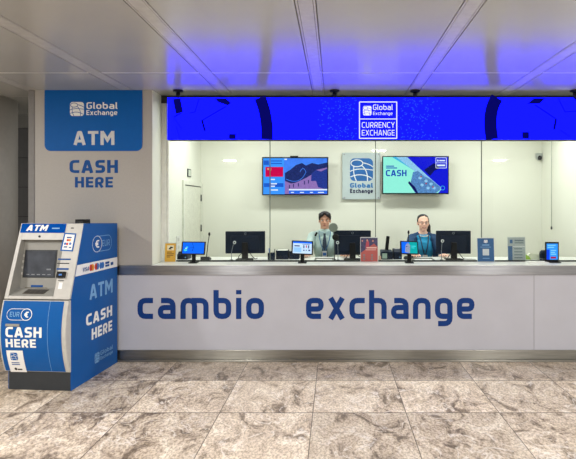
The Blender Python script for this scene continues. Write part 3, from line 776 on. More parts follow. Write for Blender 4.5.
def right_screen(a):
    a.add(rect(383.2, 193, 448, 157), MINT)
    a.add([[(392,157),(448,157),(448,180),(438,185)]], CYAN); a.add([[(396,157),(412,157),(446,187),(442,192)]], PALEB)
    a.add([[(407,157),(448,157),(448,193),(441.5,193),(441,187.5),(431,179)]], DEEP)
    a.add([[(434,171),(430,176),(424,170),(434,163),(440,168)]], NAVY); a.add([[(438,193),(448,182),(448,193)]], DEEP)
    a.add([[(413,172),(418,171),(424,176),(430,179),(440,187),(440,190),(436,193),(415,193),(410,185)]], PHOTO)
    a.add([[(409,181),(415,187),(418,193),(416,193),(408,183)]], NAVY)
    a.add([q for x, y in ((420,178),(426,181),(431,184),(422,185),(428,188),(434,188)) for q in disc(x, y, 1.7, 1.5, 10)], PALEB)
    a.add([q for x, y in ((421,176.5),(426,183.5),(433,187)) for q in disc(x, y, .8, .8, 8)], E('tv_dot_red', (190,60,80), 1.0))
    a.add(text('CASH', 385.8, 176.2, 406.5, 170, .2, .12), LETT)
    a.add([q for y, x1 in ((166.2,394),(168,397)) for q in rect(386, y+.5, x1, y-.5)], LETT)
    a.add(ring(435.5, 167.8, 446.5, 158, .6, .5), TVW); a.add(rect(435.8, 163.1, 446.2, 162.7), TVW)
    a.add(rect(437, 161.5, 438.4, 159.8)+rect(439.2, 161.3, 445, 160)+rect(437, 166.2, 445, 164.6), TVW)
    a.add(circ(442.5, 188, 2, 2, .5, 14), CYAN)
tv(382.2, 156, 449, 194.2, 'right television showing a mint and blue cash advertisement', right_screen)

PYq = 7.06
pq = empty('wall_plaque', (X_(361, PYq), 7.08, Z_(199.5, PYq)), 'clear acrylic plaque with blue globe emblem between the two televisions', 'plaque')
b = MB(); b.box(X_(342.3, PYq), X_(380.3, PYq), PYq, PYq+.01, Z_(199.3, PYq), Z_(152.8, PYq)); b.build('acrylic_plate', mat('acrylic', (184,198,200), .2, var=.02), pq, bevel=.002)
for px in (344.3, 378.4):
    for py in (154.5, 197.8):
        MB().lathe((X_(px, PYq), PYq-.008, Z_(py, PYq)), [(.012, 0), (.012, .008), (.008, .008), (.008, .047)], 12, 'y').build('standoff', STEEL, pq)
a = Art(facing(PYq)); EMB = mat('plaque_emblem', (26,96,166), .4, var=.12, scale=5)
b_, l_ = globe(350, 181, 373, 158.3); a.add(b_, EMB); a.add(l_, mat('plaque_line', (214,222,226), .4)); a.build('emblem', pq)
a = Art(facing(PYq)); a.add(text('Global', 350, 187.8, 373, 183, .25, .1), mat('plaque_blue', (36,108,172), .4)); a.add(text('Exchange', 350, 193, 373, 188.7, .25, .1), mat('plaque_navy', (10,26,66), .5))
a.build('lettering', pq)

# dome camera in the corner, pull cord, plates on the left wall
cz = Z_(157, 7.05)
b = MB(); xk = X_(539.8, 7.05); b.lathe((xk, 7.099, cz), [(.042, 0), (.042, -.03), (.036, -.05)], 20, 'y', 0); b.ell((xk, 7.05, cz-.012), (.03, .03, .034), mi=1); b.box(xk-.04, xk+.04, 7.06, 7.1, cz, cz+.055, 0)
tag(b.build('security_camera', [mat('camera_grey', (170,176,170), .4), BLACKSH], None, loc=(xk, 7.099, cz)), 'small grey camera high in the right back corner', 'camera')
xc = 2.87; Yc = 2.87*F/216.5
pc = empty('pull_cord', (xc, Yc, CEIL), 'thin pull cord hanging by the right office wall', 'cord')
MB().tube([(xc, Yc, CEIL), (xc, Yc, Z_(227, Yc))], .004, 8).build('cord', mat('cord_grey', (150,156,148), .6), pc)
MB().lathe((xc, Yc, Z_(229.5, Yc)), [(.006, 0), (.012, .01), (.011, .03), (.004, .045)], 12).build('cord_end', DARKGREY, pc)
wx = PX1
wp = MB(); Yw = 1.87*F/145.5; wp.box(wx, wx+.012, Yw-.07, Yw+.07, Z_(177, Yw), Z_(169, Yw)); wp.box(wx+.012, wx+.014, Yw-.05, Yw+.05, Z_(176, Yw), Z_(170, Yw), 1)
tag(wp.build('door_plate', [DARKGREY, mat('plate_pale', (196,204,190), .5)], None, loc=(wx, Yw, Z_(177, Yw))), 'small dark framed plate on the left wall above the office door', 'plate')
Yw = 1.87*F/156.5
for y0, y1, lb in ((236,242.6,'upper white switch plate on the left office wall'), (243.6,250.2,'lower white switch plate on the left office wall')):
    b = MB(); b.box(wx, wx+.01, Yw-.06, Yw+.06, Z_(y1, Yw), Z_(y0, Yw)); b.box(wx+.01, wx+.016, Yw-.025, Yw+.025, Z_(y1, Yw)+.02, Z_(y0, Yw)-.02, 1)
    tag(b.build('switch_plate', [WHITE, mat('switch_grey', (206,208,200), .4)], None, loc=(wx, Yw, Z_(y1, Yw))), lb, 'switch', 'switch plates')

# ------------------------------------------------------------------ THINGS ON THE WORKTOP
TOP = ZT+.0005
def quadmap(p00, p10, p11, n):
    """flat surface spanned from a corner: a,b in 0..1"""
    p00, u, v = Vector(p00), Vector(p10)-Vector(p00), Vector(p11)-Vector(p10)
    return lambda a, b, k: p00+u*a+v*b+Vector(n)*k
def tablet(px, w_px, yt, yb, Y, label, draw, yaw=0, tilt=18, roll=0):
    x = X_(px, Y)
    t = empty('tablet_stand', (x, Y, TOP), label, 'tablet', 'customer tablets on the counter')
    wd = w_px*Y/F; ht = (yt-yb)*Y/F/math.cos(R(tilt)); zc = Z_((yt+yb)/2, Y)-TOP
    rot = Matrix.Rotation(R(yaw), 3, 'Z') @ Matrix.Rotation(R(-tilt), 3, 'X') @ Matrix.Rotation(R(roll), 3, 'Y')
    c = Vector((0, 0, zc))
    b = MB(); b.obox(c, (wd/2, .006, abs(ht)/2), rot); b.build('tablet', BLACK, t, raw=True, bevel=.004)
    n = rot @ Vector((0,-1,0)); u = rot @ Vector((1,0,0)); v = rot @ Vector((0,0,1)); h2 = abs(ht)/2-.012; w2 = wd/2-.014
    org = c+n*.0062-u*w2-v*h2
    a = Art(lambda a_, b_, k: org+u*(2*w2*a_)+v*(2*h2*b_)+n*k); draw(a); a.build('screen', t, raw=True)
    s = MB(); s.obox(Vector((0, .012, zc*.5)), (.02, .008, zc*.5-.006), Matrix.Identity(3)); s.obox(c-n*.012, (.04, .008, .04), rot); s.build('neck', BLACK, t, raw=True, bevel=.003)
    MB().box(-.045, .045, -.04, .05, 0, .009).build('base', BLACK, t, raw=True, bevel=.003)
    return t
SB = emit('tablet_blue', (20,105,250), 1.15); SD = emit('tablet_navy', (10,35,130), 1.0); SL = emit('tablet_cyan', (70,215,225), 1.1); SW = emit('tablet_white', (200,226,255), 1.1)
ST = emit('tablet_teal', (20,175,175), 1.0); SR = emit('tablet_red', (200,60,90), 1.0); SI = emit('tablet_ink', (40,70,130), 1.0)
def scr1(a):
    a.add(rect(0,0,1,1), SB); a.add(bez((.45,.2),(.55,.6),(.42,.95), .02)+bez((.3,.45),(.4,.6),(.55,.5), .02), SD)
    a.add(disc(.14,.3,.08,.1)+disc(.2,.55,.05,.08), SL); a.add(rect(.12,.42,.2,.5), SW)
def scr2(a):
    a.add(rect(0,0,1,1), SW); a.add(rect(0,.86,1,1), SB)
    a.add(rect(.08,.58,.36,.68)+rect(.5,.76,.9,.8), SI); a.add(rect(.55,.45,.61,.7), SI); a.add(rect(.68,.5,.74,.7), SR); a.add(rect(.8,.45,.86,.7), SI)
    a.add(rect(.55,.22,.62,.32)+rect(.68,.24,.74,.32)+rect(.82,.22,.92,.34), SI); a.add(rect(.05,.1,.45,.5), emit('tablet_pale', (150,200,250), 1.1))
def scr3(a):
    a.add(rect(0,0,1,1), SB); a.add([[(.45,0),(1,0),(1,1),(.5,1)]], ST); a.add([[(.2,.1),(.5,0),(.55,.7),(.4,.95),(.25,.7)]], emit('tablet_figure', (150,160,190), 1.0, .4, 80))
    a.add(rect(.62,.6,.9,.68)+rect(.62,.45,.82,.52), SL); a.add(rect(.27,.55,.36,.62), SD)
tablet(193.5, 23.5, 241.8, 254.5, 5.37, 'tablet with plain blue screen on a stand at the left end of the counter', scr1, yaw=4, roll=1)
tablet(302.3, 21.5, 241, 254.5, 5.37, 'tablet with white screen on a stand in front of the man', scr2, yaw=7, roll=3)
tablet(409.3, 18.8, 241.3, 254.3, 5.37, 'tablet with blue and teal screen on a stand in front of the woman', scr3, yaw=10, roll=3)

def monitor(x0, x1, yt, yb, Y, label, lean=0, yaw=0):
    xc = X_((x0+x1)/2, Y)
    t = empty('computer_monitor', (xc, Y+.03, TOP), label, 'monitor', 'monitors seen from behind', rotz=R(yaw))
    w, zt, zb = (x1-x0)*Y/F, Z_(yt, Y)-TOP, Z_(yb, Y)-TOP; zc = (zt+zb)/2
    rot = Matrix.Rotation(R(lean), 3, 'Y')
    b = MB(); b.obox(Vector((0,-.01,zc)), (w/2, .012, (zt-zb)/2), rot); b.obox(Vector((0,-.025,zc-.01)), (w*.36, .012, (zt-zb)*.34), rot); b.build('housing', NAVYPL, t, raw=True, bevel=.006)
    s = MB(); s.obox(Vector((0,.0035,zc)), (w/2-.012, .002, (zt-zb)/2-.012), rot); s.build('screen', emit('office_screen', (150,190,220), .5), t, raw=True)
    MB().torus((0, -.0385 if False else -.023, zt-.028), .011, .0016, 'y', 16, 6).build('badge', mat('badge_silver', (150,160,168), .3, .8), t, raw=True)
    n = MB(); n.prism([(-.035, .008), (.035, .008), (.03, zc), (-.03, zc)], -.065, -.038, 'y'); n.build('neck', BLACK, t, raw=True, bevel=.003)
    f = MB(); f.prism([(-.1,-.1),(.1,-.1),(.085,.06),(-.085,.06)], 0, .012, 'z'); f.build('base', BLACK, t, raw=True, bevel=.004)
    c = MB(); c.tube([(.04,-.04,zb+.03),(.07,-.07,zb-.01),(.09,-.06,.03),(.11,-.03,.006),(.13,.05,.006)], .004, 6); c.tube([(-.02,-.05,zb+.02),(-.06,-.09,.05),(-.08,-.06,.006),(-.09,.06,.006)], .004, 6)
    c.build('cable', BLACK, t, raw=True)
    return t
monitor(225.3, 264.7, 231.3, 253.5, 5.7, 'black monitor with its back turned, left of the man', 0, 4)
monitor(334, 371, 230.5, 255, 5.7, 'black monitor with its back turned, between the man and the red poster', 0, 0)
monitor(436.5, 471, 230.8, 253.8, 5.7, 'black monitor with its back turned, right of the woman', 0, -3)

def goose(px0, base_y, px1, head_y, Y, label, group):
    x0, x1 = X_(px0, Y), X_(px1, Y)
    t = empty('desk_microphone', (x0, Y, TOP), label, 'microphone', group)
    d = x1-x0; zt = Z_(head_y, Y)-TOP
    MB().prism([(-.05,0),(.05,0),(.05,.018),(-.05,.042)], -.05, .05, 'x').build('base', DARKGREY, t, raw=True, bevel=.004)
    MB().tube([(0,.02,.03),(d*.25,.02,zt*.35),(d*.6,.015,zt*.7),(d,-.0,zt-.03)], .0045, 8).build('gooseneck', BLACK, t, raw=True)
    MB().tube([(d*.98,.001,zt-.035),(d,0,zt-.02),(d*1.03,-.005,zt)], [.009,.012,.009], 10).build('microphone_head', BLACK, t, raw=True)
    return t
goose(206, 260, 209.3, 232.5, 5.66, 'black gooseneck microphone beside the plain blue tablet', 'black gooseneck microphones')
goose(408.5, 260, 408.5, 230.6, 5.74, 'black gooseneck microphone behind the blue and teal tablet', 'black gooseneck microphones')
def ringmic(px0, px1, head_y, Y, label):
    x0, x1 = X_(px0, Y), X_(px1, Y); zt = Z_(head_y, Y)-TOP; d = x1-x0
    t = empty('ring_microphone', (x0, Y, TOP), label, 'microphone', 'slim microphones with pale ring heads')
    MB().lathe((0,0,0), [(.02,0),(.02,.008),(.008,.014)], 18).build('base', DARKGREY, t, raw=True)
    MB().tube([(0,0,.01),(0,.004,zt*.5),(d*.5,.004,zt*.85),(d,0,zt-.014)], .0035, 8).build('stem', mat('stem_grey', (120,128,136), .35, .6), t, raw=True)
    b = MB(); b.torus((d,0,zt), .0125, .005, 'y', 18, 8); b.build('ring', mat('ring_white', (214,220,220), .4), t, raw=True)
    MB().lathe((d,-.002,zt), [(.009,0),(.009,.006)], 14, 'y').build('capsule', BLACK, t, raw=True)
ringmic(231.5, 234.5, 242.5, 5.59, 'slim ring-headed microphone in front of the leftmost monitor')
ringmic(338, 337.6, 242.6, 5.59, 'slim ring-headed microphone at the left edge of the middle monitor')
ringmic(441.5, 442.5, 241, 5.59, 'slim ring-headed microphone in front of the rightmost monitor')
Yd = 5.64
t = empty('desk_mirror', (X_(334.5, Yd), Yd, TOP), 'round grey disc on a slim stand beside the man', 'mirror')
xb = X_(334.5, Yd); zd = Z_(227.5, Yd)
MB().lathe((xb, Yd, TOP), [(.018,0),(.018,.008),(.008,.014)], 18).build('base', DARKGREY, t)
MB().tube([(xb, Yd, TOP+.01), (xb, Yd+.004, zd-.12), (X_(333.3, Yd), Yd+.004, zd-.03)], .005, 8).build('stem', DARKGREY, t)
MB().lathe((X_(333.3, Yd), Yd-.006, zd), [(.046,0),(.051,.003),(.051,.01),(.04,.014)], 28, 'y').build('disc', mat('disc_grey', (128,138,128), .3, .1), t)
MB().ell((X_(335.6, Yd), Yd-.012, Z_(237, Yd)), (.04, .022, .038)).build('clamp_head', BLACK, t)

# sign holders
ACR = mat('acrylic_clear', (206,214,210), .2)
def holder(x0, x1, yt, Y, label, draw, bm=ACR, foot=True):
    xa, xb = X_(x0, Y), X_(x1, Y); zt = Z_(yt, Y)
    t = empty('sign_holder', ((xa+xb)/2, Y, TOP), label, 'sign', 'upright signs on the counter')
    lean = .02
    b = MB(); 
    b.prism([(Y, TOP), (Y+.004, TOP), (Y+.004+lean, zt), (Y+lean, zt)], xa, xb, 'x')
    b.prism([(Y+.004, TOP), (Y+.07, TOP), (Y+.07, TOP+.004), (Y+.004, TOP+.004)], xa, xb, 'x')
    b.build('stand', bm, t)
    yb_px = CY+(H-TOP)*F/Y
    def mp(a_, b_, k):
        z = Z_(b_, Y); return Vector((X_(a_, Y), Y+lean*(z-TOP)/(zt-TOP)-k, z))
    a = Art(mp); draw(a, yb_px-.4); a.build('sheet', t)
    return t
GREYINK = mat('grey_ink', (120,124,126), .5); BLK = mat('black_ink', (30,30,32), .6)
def s_yellow(a, b):
    a.add(rect(164.6, b, 175.4, 243.5), GOLD); a.add(rect(166.8, 250.4, 173.6, 245.4), mat('cream_ink', (236,226,190), .5))
    a.add([[(168,249.3),(170.2,246.6),(173,247.4),(172,248.4),(170.2,248.6),(171.5,249.6)]], BLK)
    a.add([q for y, x1 in ((252.2,171.5),(253.8,173.8),(255.4,173.2),(257,170)) for q in rect(166.6, y+.4, x1, y-.4)], mat('brown_ink', (130,92,30), .6))
holder(164, 176, 242.8, 5.44, 'small yellow notice in a clear holder at the far left of the counter', s_yellow)
POSTR = mat('poster_red', (178,86,80), .5, var=.04); POSTN = mat('poster_navy', (62,60,96), .5, var=.3, scale=40)
def s_red(a, b):
    a.add(rect(360.8, b, 377.7, 238), POSTR); a.add([[(360.8,238),(377.7,238),(377.7,247),(374,243.6),(361.5,252.4),(360.8,252.8)]], POSTN)
    a.add([[(365.5,249.2),(366,243),(367.5,239.6),(369,242),(369.3,246.6)]], mat('poster_figure', (176,70,86), .5)); a.add(disc(367.3,240.5,.9,1.1,10), mat('poster_skin', (196,140,120), .5)); a.add(disc(373,241,.9,1.1,10)+disc(362.4,241,.7,.9,10), mat('poster_skin', (196,140,120), .5))
    a.add(rect(366.5,248.4,376.6,247.2)+rect(365.5,250.2,376,249.6), mat('poster_pale', (226,190,180), .5))
    a.add([q for x in (364.2, 372) for y in (255, 257.4, 259.4) for q in disc(x, y, 1.1, .8, 10)], GREYINK)
holder(360.4, 378.2, 237.2, 5.46, 'red and navy poster in a clear holder in front of the middle monitor', s_red)
DKB = mat('sheet_blue', (28,86,136), .45, var=.06)
def s_blue(a, b):
    a.add(rect(477.8, b, 494.2, 238.4), DKB); 
    b_, l_ = globe(484.3, 243, 488, 240); a.add(b_, WHITEINK); a.add(l_, DKB)
    a.add(rect(482.4,245.6,489.6,244.6)+rect(482.6,258.6,489.6,258), PALEINK); a.add(rect(480.6,247.4,491.2,246.9), PALEINK)
    a.add(rect(482.8, 255.4, 489.2, 249), mat('pale_square', (196,206,208), .5))
holder(477.4, 494.6, 237.8, 5.46, 'dark blue sign with pale square in a holder right of the rightmost monitor', s_blue)
GSH = mat('sheet_grey', (158,168,166), .5)
def s_grey(a, b):
    a.add(rect(508.3, b, 525.4, 237.6), GSH); a.add(rect(508.3, b, 512.6, 246.2), DKB); a.add(rect(510.2, 243.4, 513, 239.8), DKB)
    a.add(rect(515,241.3,524,240)+rect(515,243.4,524,242.4), mat('ink_slate', (90,108,116), .5))
    a.add([q for y in (248.8, 251.8, 254.8, 257.6) for q in rect(514.3, y+.5, 522.5, y-.4)], mat('ink_slate', (90,108,116), .5)); a.add(rect(513.2,246.6,525,246.2), WHITEINK)
holder(507.9, 525.8, 237, 5.56, 'grey sign with a blue column in a clear holder near the right end', s_grey)

# organiser boxes, pens, terminals
def crate(x0, x1, yt, Y, dpt, label, name='storage_box', cat='box', lid=None, group=None):
    xa, xb = X_(x0, Y), X_(x1, Y); zt = Z_(yt, Y)
    t = empty(name, ((xa+xb)/2, Y+dpt/2, TOP), label, cat, group)
    b = MB(); th = .006
    b.box(xa, xb, Y, Y+th, TOP, zt); b.box(xa, xb, Y+dpt-th, Y+dpt, TOP, zt); b.box(xa, xa+th, Y+th, Y+dpt-th, TOP, zt); b.box(xb-th, xb, Y+th, Y+dpt-th, TOP, zt); b.box(xa+th, xb-th, Y+th, Y+dpt-th, TOP, TOP+.006)
    b.build('tray_body', NAVYPL, t, bevel=.002)
    b = MB(); b.box(xa+th+.004, xb-th-.004, Y+th+.004, Y+dpt-th-.004, TOP+.006, zt+.001); b.build('paper_stack', mat('paper', (210,214,204), .6), t)
    return t
crate(275.8, 288, 250.6, 5.72, .16, 'dark box full of paper beside the pen cup', group='dark paper boxes')
crate(289.2, 299, 251.2, 5.74, .16, 'dark box full of paper behind the white-screen tablet', group='dark paper boxes')
# pen cup
Yp = 5.68; xp = X_(271.5, Yp); zt = Z_(252.8, Yp)
t = empty('pen_cup', (xp, Yp, TOP), 'dark square pen cup right of the leftmost monitor', 'pen cup')
b = MB(); w_ = .036
for i in (-1, 1):
    b.box(xp+i*w_-.002, xp+i*w_+.002, Yp-w_, Yp+w_, TOP, zt); b.box(xp-w_, xp+w_, Yp+i*w_-.002, Yp+i*w_+.002, TOP, zt)
b.box(xp-w_, xp+w_, Yp-w_, Yp+w_, TOP, TOP+.004); b.box(xp-.002, xp+.002, Yp-w_, Yp+w_, TOP+.004, zt); b.build('cup_walls', NAVYPL, t)
for dx, dxt, top_, m, lb in ((-.022, -.03, 249, CARDBLUE, 'blue pen in the dark pen cup, leftmost'), (.01, .012, 250, WHITE, 'white pen in the dark pen cup, middle'), (.022, .034, 249.6, DARKGREY, 'dark grey pen in the dark pen cup, rightmost')):
    q = MB(); q.tube([(xp+dx, Yp+.012, TOP+.006), (xp+dxt, Yp+.02, Z_(top_, Yp)), (xp+dxt, Yp+.02, Z_(top_, Yp)+.006)], [.0035, .0045, .003], 8)
    tag(q.build('pen', m, None, loc=(xp+dx, Yp+.012, TOP+.006)), lb, 'pen', 'pens in the cup')
# receipt printer at left
def printer(x0, x1, yt, Y, label, group):
    xa, xb = X_(x0, Y), X_(x1, Y); zt = Z_(yt, Y); d = .16
    t = empty('receipt_printer', ((xa+xb)/2, Y+d/2, TOP), label, 'printer', group)
    b = MB(); b.prism([(Y, TOP), (Y+d, TOP), (Y+d, zt), (Y+.05, zt), (Y, zt-.03)], xa, xb, 'x'); b.build('case', NAVYPL, t, bevel=.005)
    MB().box(xa+.02, xb-.02, Y+.06, Y+.066, zt-.004, zt+.008).build('paper_slip', WHITE, t)
    MB().box(xb-.03, xb-.018, Y-.002, Y+.004, TOP+.02, TOP+.03).build('status_light', PALEINK, t)
printer(177, 187.5, 252, 5.7, 'black receipt printer behind the yellow notice', 'receipt printers')
printer(393.8, 402, 249.4, 5.72, 'black receipt printer left of the blue and teal tablet', 'receipt printers')
# dark terminal with upright handset
Yk = 5.7; t = empty('desk_telephone', (X_(387, Yk), Yk+.08, TOP), 'black desk unit with an upright handset beside the red poster', 'telephone')
xa, xb, zt = X_(381.2, Yk), X_(392.8, Yk), Z_(250.6, Yk)
MB().prism([(Yk, TOP), (Yk+.16, TOP), (Yk+.16, zt), (Yk, zt-.012)], xa, xb, 'x').build('body', NAVYPL, t, bevel=.006)
xh = X_(387.6, Yk); MB().obox(Vector((xh+.006, Yk+.09, (zt+Z_(236.6, Yk))/2)), (.019, .016, (Z_(236.6, Yk)-zt)/2), Matrix.Rotation(R(6), 3, 'Y')).build('handset', BLACK, t, bevel=.006)
MB().box(xa+.012, xa+.066, Yk-.003, Yk+.001, TOP+.012, TOP+.07).build('label_patch', mat('pale_green', (168,196,180), .5), t)
b = MB(); b.box(X_(379.3, 5.6)-.008, X_(379.3, 5.6)+.02, 5.6, 5.63, TOP, TOP+.045); b.box(X_(379.3, 5.6)-.004, X_(379.3, 5.6)+.016, 5.605, 5.625, TOP+.045, TOP+.052)
tag(b.build('bottle_box', mat('tan_card', (196,160,140), .5), None, bevel=.003, loc=(X_(379.3, 5.6), 5.6, TOP)), 'tiny tan carton between the red poster and the desk unit', 'carton')
# white paper trays in front of the clerks
def tray(x0, x1, Y, label):
    xa, xb = X_(x0, Y), X_(x1, Y); t = empty('money_tray', ((xa+xb)/2, Y, TOP), label, 'tray', 'money trays in front of the clerks')
    b = MB(); b.box(xa, xb, Y-.05, Y+.1, TOP, TOP+.006); b.box(xa, xb, Y+.09, Y+.1, TOP+.006, TOP+.022); b.box(xa, xa+.008, Y-.05, Y+.09, TOP+.006, TOP+.016); b.box(xb-.008, xb, Y-.05, Y+.09, TOP+.006, TOP+.016)
    b.build('tray_body', STEELD, t)
    MB().box(xa+.02, xb-.02, Y-.04, Y+.08, TOP+.006, TOP+.012).build('paper', WHITE, t)
tray(314.5, 334, 5.58, 'shallow tray with white paper in front of the man')
tray(413, 434, 5.58, 'shallow tray with white paper in front of the woman')
# keyboard behind right monitor, papers at the right
def sheet(x0, x1, Y0, Y1, label, m=WHITE, th=.006, name='paper_sheets'):
    b = MB(); b.box(X_(x0, Y0), X_(x1, Y0), Y0, Y1, TOP, TOP+th); b.box(X_(x0, Y0)+.01, X_(x1, Y0)-.004, Y0+.006, Y1+.004, TOP+th, TOP+th*1.6)
    return tag(b.build(name, m, None, loc=(X_((x0+x1)/2, Y0), Y0, TOP)), label, 'paper', 'loose papers on the worktop')
sheet(529, 549.5, 5.34, 5.46, 'flat white papers on the counter left of the blue phone screen')
sheet(466.5, 476, 5.66, 5.8, 'white papers under the right side of the rightmost monitor')
sheet(261, 267.5, 5.6, 5.72, 'white papers below the right side of the leftmost monitor')
# folded leaflet: white wedge with lime green corner
Yl = 5.7
xa, xb, xm = X_(525.5, Yl), X_(542, Yl), X_(530, Yl)
b = MB(); b.prism([(xa, TOP), (xb, TOP), (xb-.02, TOP+.055), (xm, TOP+.07), (xa+.01, TOP+.02)], Yl, Yl+.05, 'y'); b.prism([(xa-.004, TOP), (X_(531, Yl), TOP), (X_(529, Yl), TOP+.035), (xa, TOP+.06)], Yl-.006, Yl, 'y', 1)
tag(b.build('folded_leaflet', [mat('leaflet_cream', (226,230,206), .6), mat('leaflet_lime', (150,190,50), .6)], None, loc=((xa+xb)/2, Yl, TOP)), 'white folded leaflet with lime green corner behind the grey sign', 'leaflet')
# phone screen on a stand at right
Yq = 5.4; t = empty('phone_stand', (X_(552, Yq), Yq, TOP), 'upright blue phone screen with black border at the right end', 'screen')
xa, xb, zt = X_(545.2, Yq), X_(559, Yq), Z_(242, Yq)
MB().box(xa, xb, Yq, Yq+.012, TOP+.006, zt).build('case', BLACK, t, bevel=.004)
a = Art(facing(Yq)); a.add(rect(546.6, 259.6, 557.7, 243.6), emit('phone_blue', (50,150,255), 1.15)); a.add(rect(546.6, 259.6, 549.6, 249.5), emit('phone_deep', (20,70,230), 1.1))
a.add([q for y, x1 in ((245.4,555.5),(247.4,554),(250.4,556),(252.4,555),(254.2,556)) for q in rect(550.6 if y > 249 else 547.5, y+.5, x1, y-.5)], emit('phone_light', (130,205,255), 1.1)); a.add(rect(550.5, 258.6, 556, 256.6), emit('phone_red', (170,40,80), 1.0))
a.build('screen', t)
MB().box(xa-.012, xb+.012, Yq-.03, Yq+.06, TOP, TOP+.007).build('base', BLACK, t, bevel=.002)
# loudspeaker-like dark device behind the phone
Ys = 5.62; t = empty('desk_speaker', (X_(543.5, Ys), Ys, TOP), 'dark rounded speaker behind the upright blue phone screen', 'speaker')
b = MB(); xq = X_(544, Ys); b.lathe((xq, Ys, TOP), [(.045,0),(.05,.01),(.05,.07),(.045,.095),(.03,.112),(.005,.116)], 24); b.build('case', NAVYPL, t)
MB().torus((xq, Ys, TOP+.02), .0495, .002, 'z', 24, 6).build('trim_ring', STEEL, t)

